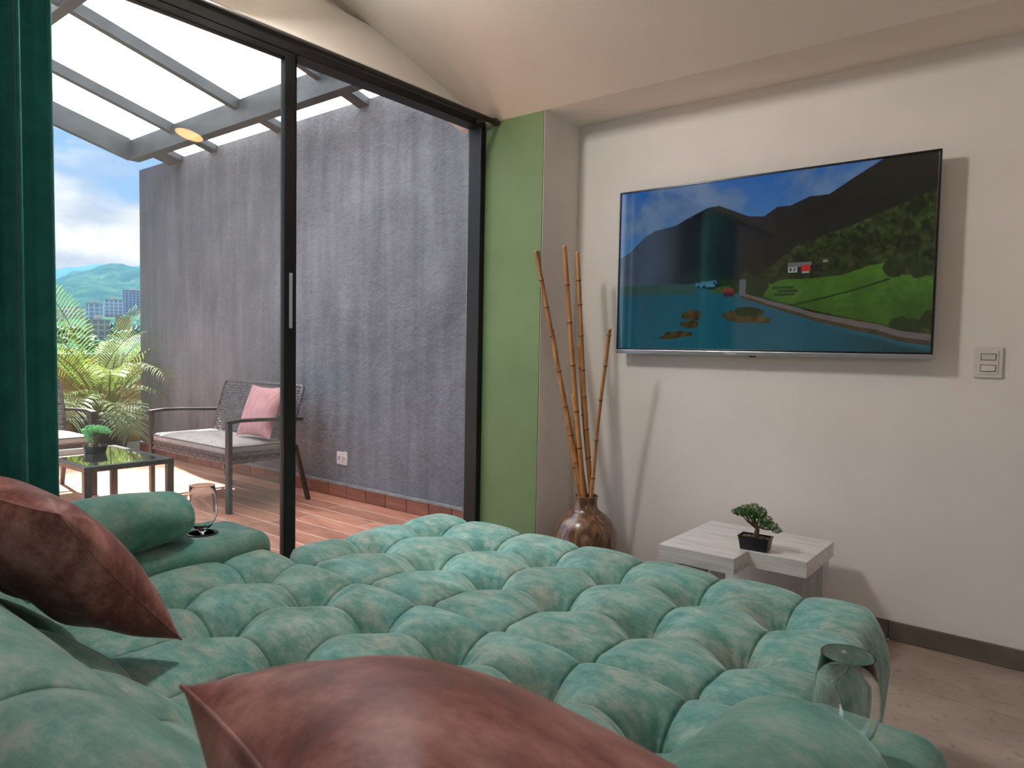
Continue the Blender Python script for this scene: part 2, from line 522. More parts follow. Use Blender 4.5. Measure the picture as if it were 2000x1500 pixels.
# floor: slab + tiles
fl = struct('floor', MB().box(XG - .02, XR, YB, YW, -.12, -.004), M['grout'])
tile_me = None
tw = 0.60
xs0 = -0.562
ys0 = 2.868
rng_t = random.Random(3)
def tile_mesh(name, sx, sy, t, gap, bev=.002):
    mb = MB(); g = gap / 2
    x0, x1, y0, y1 = g, sx - g, g, sy - g
    b = bev
    v = [(x0, y0, -t), (x1, y0, -t), (x1, y1, -t), (x0, y1, -t), (x0, y0, -b), (x1, y0, -b), (x1, y1, -b), (x0, y1, -b),
         (x0 + b, y0 + b, 0), (x1 - b, y0 + b, 0), (x1 - b, y1 - b, 0), (x0 + b, y1 - b, 0)]
    f = [(0, 1, 5, 4), (1, 2, 6, 5), (2, 3, 7, 6), (3, 0, 4, 7), (4, 5, 9, 8), (5, 6, 10, 9), (6, 7, 11, 10), (7, 4, 8, 11), (8, 9, 10, 11)]
    return mb.add(v, f).mesh(name)
cache = {}
def place_tile(name, x0, x1, y0, y1, z, mat, parent, gap, t=.004, bev=.0015):
    k = (name, round(x1 - x0, 3), round(y1 - y0, 3))
    if k not in cache:
        me = tile_mesh(name, x1 - x0, y1 - y0, t, gap, bev); me.materials.append(mat); cache[k] = me
    o = bpy.data.objects.new(name, cache[k]); COL.objects.link(o); o.parent = parent
    o.location = (x0, y0, z)
    return o
xs = [xs0 + tw * i for i in range(-4, 7)]
ys = [ys0 + tw * i for i in range(-10, 2)]
for i in range(len(xs) - 1):
    for j in range(len(ys) - 1):
        a, b_ = max(xs[i], XG), min(xs[i + 1], XR); c, d = max(ys[j], YB), min(ys[j + 1], YW)
        if b_ - a > .05 and d - c > .05:
            place_tile('tile', a, b_, c, d, 0.0, M['floor'], fl, .004)

wall_front = struct('wall_front', MB().box(XP, XR + .15, YW, YW + .15, 0, 2.95), M['wall'])
# pillar: green painted face towards the sofa, plaster on its side
pil = struct('wall_pillar', MB().box(XG, XP, YP + .006, YW + .15, 0, 2.95), M['wall'])
struct('wall_pillar_face', MB().box(XG + .002, XP - .003, YP, YP + .006, 0, ZC + .002), M['green'])

# ceiling: flat strip along the television wall, then sloping up towards the viewer
def ceil_z(y):
    if y >= YP: return ZC
    if y >= 1.0: return ZC + .285 * (YP - y)
    return ceil_z(1.0)
cp = [(YW + .1, ZC), (YP, ZC), (1.0, ceil_z(1.0)), (YB - .1, ceil_z(1.0))]
mb = MB()
v = []
for y, z in cp: v += [(XG - .2, y, z), (XR + .1, y, z), (XG - .2, y, z + .12), (XR + .1, y, z + .12)]
f = []
for i in range(3):
    a = 4 * i; b_ = a + 4
    f += [(a, a + 1, b_ + 1, b_), (a + 2, b_ + 2, b_ + 3, a + 3), (a, b_, b_ + 2, a + 2), (a + 1, a + 3, b_ + 3, b_ + 1)]
f += [(0, 2, 3, 1), (12, 13, 15, 14)]
mb.add(v, f)
struct('ceiling', mb, M['ceil'])

# wall over the sliding door, with the shallow recess near the slope
def prism_x(pts, x0, x1):
    mb = MB(); n = len(pts)
    v = [(x0, y, z) for y, z in pts] + [(x1, y, z) for y, z in pts]
    f = [tuple(range(n)), tuple(range(2 * n - 1, n - 1, -1))] + [(i, i + n, (i + 1) % n + n, (i + 1) % n) for i in range(n)]
    return mb.add(v, f)
HZ = 2.462
hw = prism_x([(YP + .01, HZ + .0), (YP + .01, ZC + .05), (2.264, ceil_z(2.264) + .02), (1.90, 2.675), (.5, 2.60), (-1.5, 2.60), (-1.5, HZ)], XG - .20, XG)
hw.add(*(lambda q: (np.concatenate(q.v), q.f))(prism_x([(2.5, ceil_z(2.5) - .05), (2.5, ceil_z(2.5) + .05), (1.0, ceil_z(1) + .05), (-1.5, ceil_z(1) + .05), (-1.5, 2.5), (1.9, 2.6)], XG - .20, XG - .045)))
wall_left = struct('wall_left', hw, M['ceil'])
struct('wall_left_rear', MB().box(XG - .2, XG, YB, -1.5, 0, 3.1).box(XG - .2, XG, -1.5, .26, 0, HZ), M['wall'])
# pale lip under the wall, above the track
struct('trim_1', prism_x([(YP, HZ - .002), (YP, HZ + .012), (-1.5, HZ + .012), (-1.5, HZ - .002)], XG - .06, XG + .016), M['wall'])
struct('wall_right', MB().box(XR, XR + .15, YB - .15, YW, 0, 3.1), M['wall'])
# rear wall with a window opening
rw = MB().box(XG - .2, .1, YB - .15, YB, 0, 3.1).box(2.5, XR, YB - .15, YB, 0, 3.1).box(.1, 2.5, YB - .15, YB, 0, .85).box(.1, 2.5, YB - .15, YB, 2.55, 3.1)
struct('wall_rear', rw, M['wall'])
w2 = struct('window_2', MB().box(.1, 2.5, YB - .1, YB - .05, .85, .90).box(.1, 2.5, YB - .1, YB - .05, 2.50, 2.55).box(.1, .15, YB - .1, YB - .05, .9, 2.5).box(2.45, 2.5, YB - .1, YB - .05, .9, 2.5).box(1.28, 1.32, YB - .1, YB - .05, .9, 2.5), M['black_frame'])
part('pane', MB().box(.15, 2.45, YB - .078, YB - .072, .9, 2.5), M['glass_pane'], w2)

# baseboard of dark tiles along the television wall
bb = struct('baseboard_front', MB().box(XP, XR, YW - .006, YW, 0, .079), M['grout'])
x = xs0 - .6 * 2
k = 0
while x < XR:
    a, b_ = max(x, XP), min(x + .6, XR)
    if b_ - a > .03:
        me = MB().box(a + .0015, b_ - .0015, YW - .014, YW - .006, .001, .080)
        part('tile', me, M['base_tile'], bb, bevel=.002)
    x += .6
bbs = struct('baseboard_side', MB().box(XP, XP + .012, YP, YW - .014, 0, .08), M['base_tile'])

# light switch
def wall_plate():
    t = thing('light_switch', 'ivory double light switch plate on the white wall right of the television', 'switch', (-.258, YW, 1.182))
    part('plate', MB().box(-.305, -.211, YW - .009, YW, 1.122, 1.243), M['white_plastic'], t, bevel=.003, seg=3)
    part('frame', MB().box(-.291, -.225, YW - .0115, YW - .008, 1.136, 1.229), M['white_plastic'], t, bevel=.0015)
    for z, tilt in ((1.204, .004), (1.160, -.004)):
        mb = MB()
        x0, x1 = -.281, -.235
        mb.add([(x0, YW - .011, z - .011), (x1, YW - .011, z - .011), (x1, YW - .011, z + .011), (x0, YW - .011, z + .011),
                (x0, YW - .0145 + tilt * .5, z - .011), (x1, YW - .0145 + tilt * .5, z - .011), (x1, YW - .0145 - tilt * .5, z + .011), (x0, YW - .0145 - tilt * .5, z + .011)],
               [(0, 1, 2, 3), (7, 6, 5, 4), (0, 4, 5, 1), (1, 5, 6, 2), (2, 6, 7, 3), (3, 7, 4, 0)])
        r = part('rocker', mb, M['white_plastic'], t)
        part('gap', MB().box(x0 - .0022, x1 + .0022, YW - .0120, YW - .0110, z - .0132, z + .0132), M['slot'], r)
wall_plate()

# ------------------------------------------------------------------ sliding door
door = struct('door_1', MB().box(XG - .09, XG + .0, .26, YP, 2.405, HZ).box(XG - .09, XG, .26, YP, -.004, .028).box(XG - .09, XG, .26, .31, .02, 2.41), M['black_frame'], bevel=.003)
part('jamb', MB().box(XG - .09, XG, 2.948, YP, .02, 2.41), M['black_frame'], door, bevel=.003)
part('track', MB().box(XG - .05, XG - .043, .31, 2.95, .028, .038).box(XG - .012, XG - .006, .31, 2.95, .028, .038), M['silver'], door)
def sash(x0, x1, y0, y1, hname):
    fr = MB()
    z0, z1 = .035, 2.405
    w = .05
    fr.box(x0, x1, y1 - w, y1, z0, z1).box(x0, x1, y0, y0 + w, z0, z1).box(x0, x1, y0 + w, y1 - w, z1 - .03, z1).box(x0, x1, y0 + w, y1 - w, z0, z0 + .07)
    s = part('sash', fr, M['black_frame'], door, bevel=.003)
    part('pane', MB().box((x0 + x1) / 2 - .003, (x0 + x1) / 2 + .003, y0 + w - .006, y1 - w + .006, z0 + .06, z1 - .02), M['glass_pane'], s)
    return s
s1 = sash(XG - .036, XG - .002, .31, 1.775, 'a')
part('handle', MB().box(XG - .003, XG + .006, 1.745, 1.758, 1.27, 1.50), M['chrome'], s1, label='pale vertical pull strip on the stile', bevel=.002)
mbx = MB().box(XG - .080, XG - .046, 1.765, 1.812, .035, 2.405)
part('fixed_stile', mbx, M['black_frame'], door, bevel=.003)

# curtain rod
rod = thing('curtain_rod', 'black curtain rod running above the sliding door to the green pillar', 'curtain rod', (XG + .06, 1.5, 2.395))
part('pole', MB().tube([(XG + .085, -1.0, 2.418), (XG + .085, 2.955, 2.418)], .015, 14), M['rod'], rod, smooth=True, angle=50)
cap_ = part('end_cap', MB().lathe([(0, -.022), (.016, -.022), (.021, -.012), (.021, .006), (.014, .014), (.014, .022), (0, .022)], 18), M['rust'], rod, world=False, smooth=True, angle=50)
cap_.rotation_euler = (math.radians(90), 0, 0); cap_.location = (.025, 2.955 - 1.5, .023)
part('bracket', MB().box(XG + .0, XG + .085, 2.90, 2.912, 2.41, 2.43), M['rod'], rod)

# curtain
def curtain():
    nu, nz = 160, 40
    U = np.linspace(0, 1, nu); Z = np.linspace(.03, 2.415, nz)
    uu, zz = np.meshgrid(U, Z, indexing='ij')
    y = .20 + .632 * uu
    ph = uu * 2 * np.pi * 7.4
    amp = .040 + .006 * np.sin(3 * uu * 6)
    x = XG + .120 + amp * np.sin(ph) + .008 * np.sin(ph * 2.3 + 1) * (1 - zz / 3)
    y = y + .016 * np.cos(ph) + .010 * (1 - zz / 2.4) * uu
    mb = MB().grid(np.stack([x, y, zz], -1))
    o = link('curtain', mb.mesh('curtain'), M['curtain'], None, smooth=True)
    so = o.modifiers.new('thickness', 'SOLIDIFY'); so.thickness = .004
    tag(o, 'dark green velvet curtain gathered at the left edge of the sliding door', 'curtain')
curtain()

# ceiling lamp, mirrored by the door glass
def ceiling_lamp():
    x, y = -.511, 2.401; z = ceil_z(y)
    t = thing('ceiling_lamp', 'round warm white lamp set in the sloping ceiling over the footstool', 'lamp', (x, y, z))
    t.rotation_euler = (-math.atan(.285), 0, 0)
    part('ring', MB().lathe([(.088, .02), (.102, .02), (.102, -.012), (.088, -.012)], 40, close=True), M['white_plastic'], t, world=False, smooth=True, angle=40)
    mt, nt, b = mat_base('lamp_diffuser', (.9, .6, .3), .5)
    b.inputs['Emission Color'].default_value = (1, .50, .16, 1); b.inputs['Emission Strength'].default_value = 7.5
    part('diffuser', MB().lathe([(0, -.008), (.088, -.008), (.088, .004), (0, .004)], 40), mt, t, world=False)
ceiling_lamp()

# ================================================================== TELEVISION
def paint_screen(w=420, h=236):
    """painted landscape: lake, meadow, farm, dark wooded slopes, blue sky"""
    u = (np.arange(w) + .5) / w; v = (np.arange(h) + .5) / h
    U, V = np.meshgrid(u, v)          # V measured downwards
    def vnoise(s, seed, oct=5, ax=1.0):
        r = np.random.default_rng(seed); out = np.zeros_like(U); amp = 1; tot = 0
        for o in range(oct):
            n = int(s * 2 ** o) + 2; g = r.random((n + 2, n + 2))
            X = U * ax * s * 2 ** o; Y = V * .56 * s * 2 ** o
            xi = X.astype(int) % (n + 1); yi = Y.astype(int) % (n + 1); fx = X - X.astype(int); fy = Y - Y.astype(int)
            fx = fx * fx * (3 - 2 * fx); fy = fy * fy * (3 - 2 * fy)
            a = g[yi, xi]; b = g[yi, (xi + 1) % (n + 1)]; c = g[(yi + 1) % (n + 1), xi]; d = g[(yi + 1) % (n + 1), (xi + 1) % (n + 1)]
            out += amp * ((a * (1 - fx) + b * fx) * (1 - fy) + (c * (1 - fx) + d * fx) * fy); tot += amp; amp *= .55
        return out / tot
    n1 = vnoise(4, 1); n2 = vnoise(16, 2); n3 = vnoise(46, 3, 4); n4 = vnoise(110, 6, 2)
    C = np.zeros((h, w, 3))
    def put(mask, col, soft=None):
        col = np.asarray(col, float)
        if col.ndim == 1: col = np.broadcast_to(col, C.shape)
        a = mask.astype(float)[..., None] if mask.dtype == bool else np.clip(mask, 0, 1)[..., None]
        C[:] = C * (1 - a) + col * a
    # sky
    t = np.clip(V / .45, 0, 1)[..., None]
    sky = np.array([.010, .105, .36]) * (1 - t) + np.array([.06, .17, .34]) * t
    C[:] = sky
    cld = np.clip((n1 * .6 + n2 * .4 - .50) * 6 + (.25 - np.abs(V - .20)) * 2.2, 0, 1) * .75
    cld *= np.clip(1.25 - U * .55, .2, 1)
    put(cld, np.array([.13, .20, .31]) * (.55 + .7 * n2)[..., None])
    def poly(xs, ys): return np.interp(U, xs, ys)
    # left mountains, paled by a window reflection painted into the picture
    lr = np.clip((U - .12) / .16, 0, 1)[..., None]; lr = lr * lr * (3 - 2 * lr)
    r0 = poly([0, .04, .10, .14, .17, .22, .26, .40], [.42, .38, .29, .255, .25, .235, .20, .30])
    put(V > r0, (np.array([.040, .062, .095]) * (1 - lr) + np.array([.008, .013, .020]) * lr) * (.75 + .5 * n2)[..., None])
    # middle mountain
    r1 = poly([.20, .22, .26, .33, .37, .42, .47, .52, .56, .60, .66], [.252, .235, .20, .15, .145, .185, .225, .235, .19, .19, .15])
    put(((V > r1) & (U > .2)) * np.clip((U - .2) / .08, 0, 1), np.array([.0055, .009, .013]) * (.5 + 1.0 * n2)[..., None])
    # right mountain
    r2 = poly([.50, .58, .65, .72, .78, .84, .87, 1.0], [.36, .26, .20, .145, .08, .02, -.01, -.05])
    put((V > r2) & (U > .47), np.array([.0065, .008, .006]) * (.5 + 1.0 * n2)[..., None])
    # forest slope
    r3 = poly([.30, .42, .50, .55, .62, .70, .78, .86, .93, 1.0], [.66, .62, .585, .52, .42, .37, .33, .27, .23, .18])
    ff = np.clip((n3 * .5 + n4 * .5 - .36) * 4.2, .05, 1.9) * np.clip(n2 * 1.7, .3, 1.5)
    put(V > r3 + .02 * (n3 - .5), np.array([.012, .022, .005]) * (.35 + 1.3 * ff)[..., None])
    hl = np.clip((n3 - .5) * 5, 0, 1) * (V > r3) * (U > .62) * np.clip(n1 * 2 - .6, 0, 1)
    put(hl * .6, np.array([.055, .060, .012]))
    # lake
    r4 = poly([0, .2, .30, .40, .46, .50, .56, .64, .70, .78, .86, 1.0], [.595, .61, .625, .655, .66, .685, .72, .76, .81, .86, .90, .95])
    lk = np.stack([.004 + .006 * n1, .050 + .035 * n1 + .03 * (V - .6), .085 + .035 * n1 + .02 * (V - .6)], -1)
    put(V > r4, lk)
    put((V > .60) & (V < .66) & (U < .3), np.array([.02, .06, .05]))
    # waterfall bay
    put((U > .295) & (U < .37) & (V > .575 + .02 * n3) & (V < .625) & (n3 > .45), np.array([.04, .15, .25]))
    put(np.clip(1.6 - np.hypot((U - .30) / .10, (V - .57) / .045) * 1.2 - n3 * .6, 0, 1) * .7, np.array([.010, .032, .020]) * (.4 + n3)[..., None])
    # meadow
    up_ = poly([.47, .54, .60, .68, .76, .84, .88, .90, 1.0], [.70, .615, .60, .60, .59, .545, .535, .60, .615])
    lo_ = poly([.36, .50, .56, .62, .68, .74, .80, .88, 1.0], [.66, .68, .715, .745, .775, .80, .825, .855, .86])
    md = np.stack([.016 + .040 * n2 * (.5 + n3), .060 + .085 * n2 * (.5 + n3), .005 + .01 * n2], -1) * ((1.25 - .5 * (V - .6) * 3) * .78 * (.8 + .4 * n4))[..., None]
    put((U > .53) & (V > up_) & (V < lo_), md)
    put((U > .345) & (U < .43) & (V > poly([.345, .38, .43], [.655, .625, .62])) & (V < .665), np.array([.030, .065, .012]))
    # shadow line over the meadow, trees in it
    ln = np.abs(V - poly([.62, .70, .80, .90], [.745, .715, .67, .615]))
    put((ln < .005) & (U > .61) & (U < .89), np.array([.010, .030, .006]))
    for cx, cy, rx, ry in ((.50, .64, .045, .055), (.44, .635, .022, .04), (.405, .60, .03, .022), (.47, .575, .02, .03), (.55, .60, .02, .02), (.93, .865, .045, .055), (.96, .57, .03, .05), (.73, .575, .03, .022), (.90, .56, .03, .05), (1.0, .84, .03, .05)):
        put(((U - cx) / rx) ** 2 + ((V - cy) / ry) ** 2 + (n3 - .5) * 1.6 < 1, np.array([.010, .020, .005]) * (.5 + 1.2 * n3)[..., None])
    for sx, sy in ((.585, .645), (.60, .665), (.59, .685)):
        put((np.abs(V - sy) < .007) & (U > sx - .03) & (U < sx + .035), np.array([.012, .035, .008]))
    # shore bank and road
    rd = poly([.455, .50, .56, .62, .68, .74, .80, .86, .92, 1.0], [.675, .70, .735, .765, .80, .825, .85, .87, .905, .925])
    wd = poly([.455, .60, .80, 1.0], [.008, .011, .015, .016])
    put((V > rd - .012) & (V < rd + wd * 2.6) & (U > .455) & (n3 > .25), np.array([.040, .032, .016]) * (.4 + 1.2 * n3)[..., None])
    put((np.abs(V - rd) < wd) & (U > .45), np.array([.105, .090, .085]) * (.8 + .3 * n3)[..., None])
    put((U > .447) & (U < .468) & (V > .59) & (V < .68), np.array([.085, .090, .10]))
    put(np.clip((V - rd - wd * 2.6) * 30, 0, 1) * np.clip((U - .62) / .3, 0, 1), lk * .35 + np.array([.004, .008, .004]) * n3[..., None])
    # islands
    for cx, cy, rx, ry in ((.465, .80, .07, .040), (.50, .825, .055, .022), (.285, .79, .035, .035), (.28, .85, .035, .02), (.235, .91, .05, .018), (.20, .93, .035, .012)):
        put(((U - cx) / rx) ** 2 + ((V - cy) / ry) ** 2 + (n3 - .5) * 1.5 < 1, np.stack([.075 * n3, .055 * n3, .014 * n3], -1) * 1.2)
    put(((U - .475) / .045) ** 2 + ((V - .775) / .028) ** 2 + (n3 - .5) < 1, np.array([.008, .018, .006]))
    # houses
    def rect(x0, x1, y0, y1, c): put((U > x0) & (U < x1) & (V > y0) & (V < y1), np.array(c))
    rect(.602, .630, .530, .565, (.26, .28, .27)); rect(.606, .612, .540, .556, (.03, .03, .03)); rect(.618, .624, .540, .556, (.03, .03, .03))
    rect(.600, .660, .508, .532, (.10, .105, .105)); rect(.642, .668, .525, .562, (.36, .02, .018)); rect(.644, .666, .562, .570, (.30, .28, .26))
    rect(.640, .672, .508, .526, (.12, .11, .11)); rect(.668, .705, .525, .565, (.008, .010, .008))
    rect(.705, .718, .500, .518, (.16, .17, .12)); rect(.700, .722, .492, .502, (.06, .03, .03))
    rect(.392, .428, .635, .662, (.17, .022, .028)); rect(.396, .432, .660, .685, (.055, .010, .012))
    return C

def television():
    x0, x1, z0, z1 = -1.876, -.438, 1.193, 2.018
    yf = YW - .082
    t = thing('television', 'large flat television on the white wall showing a lake and green meadow', 'television', ((x0 + x1) / 2, YW, 1.6))
    part('back_panel', MB().box(x0 + .012, x1 - .012, yf + .018, yf + .035, z0 + .02, z1 - .02).box(x0 + .25, x1 - .25, yf + .03, yf + .055, z0 + .05, z0 + .45), M['plastic'], t, bevel=.004)
    fr = MB()
    b = .009
    fr.box(x0, x1, yf, yf + .02, z1 - b, z1).box(x0, x0 + b, yf, yf + .02, z0 + .016, z1 - b).box(x1 - b, x1, yf, yf + .02, z0 + .016, z1 - b).box(x0 + b, x1 - b, yf + .003, yf + .02, z0 + .016, z0 + .024)
    part('bezel', fr, M['tv_black'], t, bevel=.0015)
    chin = part('bottom_trim', MB().box(x0, x1, yf - .003, yf + .022, z0 - .004, z0 + .016), M['silver'], t, label='silver strip under the screen', bevel=.002)
    part('sensor', MB().box(-1.175, -1.145, yf + .0, yf + .014, z0 - .010, z0 - .003), M['plastic'], chin, bevel=.002)
    # screen: fine grid carrying the picture
    w, h = 640, 360
    C = paint_screen(w, h)
    gx = np.linspace(x0 + b, x1 - b, w + 1); gz = np.linspace(z1 - b, z0 + .024, h + 1)
    X, Z = np.meshgrid(gx, gz)
    P = np.stack([X, np.full_like(X, yf + .004), Z], -1)
    idx = np.arange((w + 1) * (h + 1)).reshape(h + 1, w + 1)
    q = np.stack([idx[:-1, :-1], idx[1:, :-1], idx[1:, 1:], idx[:-1, 1:]], -1).reshape(-1, 4)
    me = bpy.data.meshes.new('screen')
    me.from_pydata((P.reshape(-1, 3) - np.array(t.location)).tolist(), [], q.tolist())
    ca = me.color_attributes.new('picture', 'FLOAT_COLOR', 'CORNER')
    cc = np.repeat(C.reshape(-1, 3), 4, axis=0)
    cc = np.concatenate([cc, np.ones((len(cc), 1))], 1).astype(np.float32)
    ca.data.foreach_set('color', cc.ravel())
    mt, nt, bs = mat_base('lit_screen', (.004, .004, .005), .06, 0, .5)
    at = N(nt, 'ShaderNodeAttribute'); at.attribute_name = 'picture'
    nt.links.new(at.outputs['Color'], bs.inputs['Emission Color']); bs.inputs['Emission Strength'].default_value = .28; bs.inputs['IOR'].default_value = 2.0
    o = link('screen', me, mt, t)
    o['label'] = 'lit screen showing a turquoise lake, meadow and wooded slopes'
    # maker's word on the trim
    fc = bpy.data.curves.new('lettering', 'FONT'); fc.body = 'Hisense'; fc.size = .0165; fc.extrude = .0004; fc.align_x = 'CENTER'; fc.align_y = 'CENTER'
    fo = bpy.data.objects.new('tmp', fc); COL.objects.link(fo)
    bpy.context.view_layer.update()
    me = bpy.data.meshes.new_from_object(fo.evaluated_get(bpy.context.evaluated_depsgraph_get()))
    bpy.data.objects.remove(fo)
    mtl, _, _ = mat_base('lettering_white', (.8, .8, .82), .4)
    me.materials.clear()
    lo = link('lettering', me, mtl, chin)
    cw = Vector(t.location)
    lo.location = Vector((-1.262, yf - .0036, z0 + .006)) - cw
    lo.rotation_euler = (math.radians(90), 0, 0)
    part('wall_bracket', MB().box(-1.40, -.95, yf + .05, YW - .002, 1.45, 1.80), M['plastic'], t)
television()

# ================================================================== SOFA
def refine(a, lines):
    ex = [l + d for l in lines for d in (-.014, -.010, -.007, -.0045, -.0025, -.001, 0, .001, .0025, .0045, .007, .010, .014)]
    ex = [e for e in ex if a[0] < e < a[-1]]
    b = np.array([v for v in a if min(abs(v - l) for l in lines) > .017 or v in (a[0], a[-1])])
    return np.sort(np.unique(np.concatenate([b, ex])))
def prof_phase(p, lines):
    """0 on a tufting line, 1 half way; stays 1 beyond the outer half cells"""
    a = np.ones_like(p)
    L = list(lines)
    h0 = (L[1] - L[0]) / 2 if len(L) > 1 else .14
    h1 = (L[-1] - L[-2]) / 2 if len(L) > 1 else .14
    a = np.where(p < L[0], np.sin(np.clip((L[0] - p) / h0, 0, 1) * np.pi / 2), a)
    a = np.where(p > L[-1], np.sin(np.clip((p - L[-1]) / h1, 0, 1) * np.pi / 2), a)
    for i in range(len(L) - 1):
        mk = (p >= L[i]) & (p <= L[i + 1])
        a = np.where(mk, np.abs(np.sin(np.pi * (p - L[i]) / (L[i + 1] - L[i]))), a)
    return a
def puff(X, Y, xb, yb, H, crease=.0055, seed=0, pleat=.0030, open_lo=False):
    A = prof_phase(X, xb); B = prof_phase(Y, yb)
    dX = np.min(np.abs(X[..., None] - np.array(xb)), -1); dY = np.min(np.abs(Y[..., None] - np.array(yb)), -1)
    rr0 = np.hypot(dX, dY)
    h = 1 - .72 * np.clip(1 - rr0 / .14, 0, 1) ** 1.7                  # pulled down at the buttons
    g = np.exp(-(dX / .022) ** 1.1) + np.exp(-(dY / .022) ** 1.1)
    h = h - .11 * g * np.clip(rr0 / .05, 0, 1) + .16 * (A * B) ** .6 - .06
    cr = np.exp(-(dX / .0032) ** 2) * np.clip(dY / .03, .3, 1) + np.exp(-(dY / .0032) ** 2) * np.clip(dX / .03, .3, 1)
    h = h - .60 * np.exp(-(rr0 / .042) ** 1.5)
    out = H * h - crease * np.clip(cr, 0, 1.2)
    r = np.random.default_rng(seed)
    for x in xb:
        for y in yb:
            dx = X - x; dy = Y - y; rr = np.hypot(dx, dy)
            edge = 1.7 if (x in (xb[0], xb[-1]) or y in (yb[0], yb[-1])) else .25
            th = np.arctan2(dy, dx)
            w = np.exp(-(rr / .060) ** 2) * np.clip(rr / .02, 0, 1)
            out += pleat * 1.5 * edge * w * np.sin(th * 11 + r.random() * 6 + 1.5 * np.sin(th * 3 + r.random() * 6))
    return out

def tuft_cushion(x0, x1, y0, y1, xb, yb, zb, H, r, side, Rc, seed=0, step=.0075):
    def axis(a, b, lines):
        na = 14; ns = 6
        th = np.linspace(0, np.pi / 2, na)
        flat = refine(np.arange(a + r, b - r, step), lines)[1:-1]
        pos = np.concatenate([np.full(ns, a), a + r * (1 - np.sin(th[::-1]))[:0], a + r - r * np.sin(th[::-1]), flat, b - r + r * np.sin(th), np.full(ns, b)])
        dr = np.concatenate([np.linspace(side, r, ns + 1)[:-1], r * (1 - np.cos(th[::-1])), np.zeros(len(flat)), r * (1 - np.cos(th)), np.linspace(r, side, ns + 1)[1:]])
        nn = np.concatenate([np.full(ns, -1.), -np.sin(th[::-1]), np.zeros(len(flat)), np.sin(th), np.full(ns, 1.)])
        return pos, dr, nn
    px, dx, nx = axis(x0, x1, xb); py, dy, ny = axis(y0, y1, yb)
    X, Y = np.meshgrid(px, py, indexing='ij'); DX, DY = np.meshgrid(dx, dy, indexing='ij'); NX, NY = np.meshgrid(nx, ny, indexing='ij')
    D = np.clip((DX ** 3 + DY ** 3) ** (1 / 3), 0, side)
    p = puff(X, Y, xb, yb, H, seed=seed)
    # seams fade down the sides
    fade = np.clip(1.15 - D / side * .9, .0, 1)
    p = H * .80 + (p - H * .80) * fade
    nz = np.sqrt(np.clip(1 - NX ** 2, 0, 1)) * np.sqrt(np.clip(1 - NY ** 2, 0, 1))
    ln = np.sqrt(NX ** 2 + NY ** 2 + nz ** 2) + 1e-9
    sm = np.clip(D / .02, 0, 1)
    PX = X + NX / ln * (p - H * .8) ; PY = Y + NY / ln * (p - H * .8)
    Z = zb - D + p * (nz / ln) + (H * .8) * (1 - nz / ln) * 0 + np.where(D > 0, H * .0, 0)
    # round the plan corners
    cx = np.where(X < (x0 + x1) / 2, x0 + Rc, x1 - Rc); cy = np.where(Y < (y0 + y1) / 2, y0 + Rc, y1 - Rc)
    u = (PX - cx) / Rc; v = (PY - cy) / Rc
    su = np.where(X < (x0 + x1) / 2, -1, 1); sv = np.where(Y < (y0 + y1) / 2, -1, 1)
    mk = (u * su > 0) & (v * sv > 0)
    uc = np.clip(np.abs(u), 0, 1.2); vc = np.clip(np.abs(v), 0, 1.2)
    un = u * np.sqrt(np.clip(1 - vc ** 2 / 2, .2, 1)); vn = v * np.sqrt(np.clip(1 - uc ** 2 / 2, .2, 1))
    PX = np.where(mk, cx + un * Rc, PX); PY = np.where(mk, cy + vn * Rc, PY)
    return MB().grid(np.stack([PX, PY, Z], -1))

XB = [-2.02, -1.73, -1.445, -1.165, -.885, -.615]
sofa = thing('sofa', 'long teal mottled velvet tufted sofa facing the television wall', 'sofa', (-1.315, .8, 0))
part('seat', tuft_cushion(-2.26, -.37, .62, 1.437, XB, [.965, 1.245], .385, .086, .055, .25, .10, 3), M['teal'], sofa, smooth=True)
part('base', MB().add(*rbox(-2.50, -.12, .16, 1.36, .06, .20, .02, 2)), M['teal_b'], sofa, smooth=True)

def backrest():
    # profile in (y, z): up the reclined front, over the roll and down the back
    P = [(.80, .35), (.72, .440), (.64, .505), (.55, .575), (.47, .645), (.41, .71), (.365, .76), (.32, .80), (.265, .82), (.21, .81), (.165, .76), (.14, .66), (.13, .30), (.13, .08)]
    P = np.array(P); s = np.concatenate([[0], np.cumsum(np.hypot(*np.diff(P, axis=0).T))])
    ss = np.arange(0, s[-1], .0085)
    y = np.interp(ss, s, P[:, 0]); z = np.interp(ss, s, P[:, 1])
    k = np.ones(9) / 9
    yp = np.convolve(np.pad(y, 4, mode='edge'), k, 'valid'); zp = np.convolve(np.pad(z, 4, mode='edge'), k, 'valid')
    ty = np.gradient(yp); tz = np.gradient(zp); l = np.hypot(ty, tz)
    ny, nz = tz / l, -ty / l
    s_old = ss
    xs = refine(np.arange(-2.52, -.14, .010), [-2.30] + XB + [-.33])
    ss = refine(np.arange(0, s[-1], .010), [.19, .43])
    yp = np.interp(ss, s_old, yp); zp = np.interp(ss, s_old, zp); ny = np.interp(ss, s_old, ny); nz = np.interp(ss, s_old, nz)
    X, S = np.meshgrid(xs, ss, indexing='ij')
    xb = [-2.30] + XB + [-.33]
    p = puff(X, S, xb, [.19, .43], .055, seed=9, pleat=.002)
    fl_ = np.clip((.95 - S) / .25, 0, 1)
    p = .044 + (p - .044) * fl_
    Y = yp[None, :] + ny[None, :] * (p - .048); Z = zp[None, :] + nz[None, :] * (p - .048)
    mb = MB().grid(np.stack([X, Y, Z], -1))
    a = len(ss); nX = len(xs)
    mb.f.append(tuple(range(a))); mb.f.append(tuple(range((nX - 1) * a, nX * a))[::-1]); mb.m += [0, 0]
    return mb
part('backrest', backrest(), M['teal'], sofa, smooth=True, angle=60)

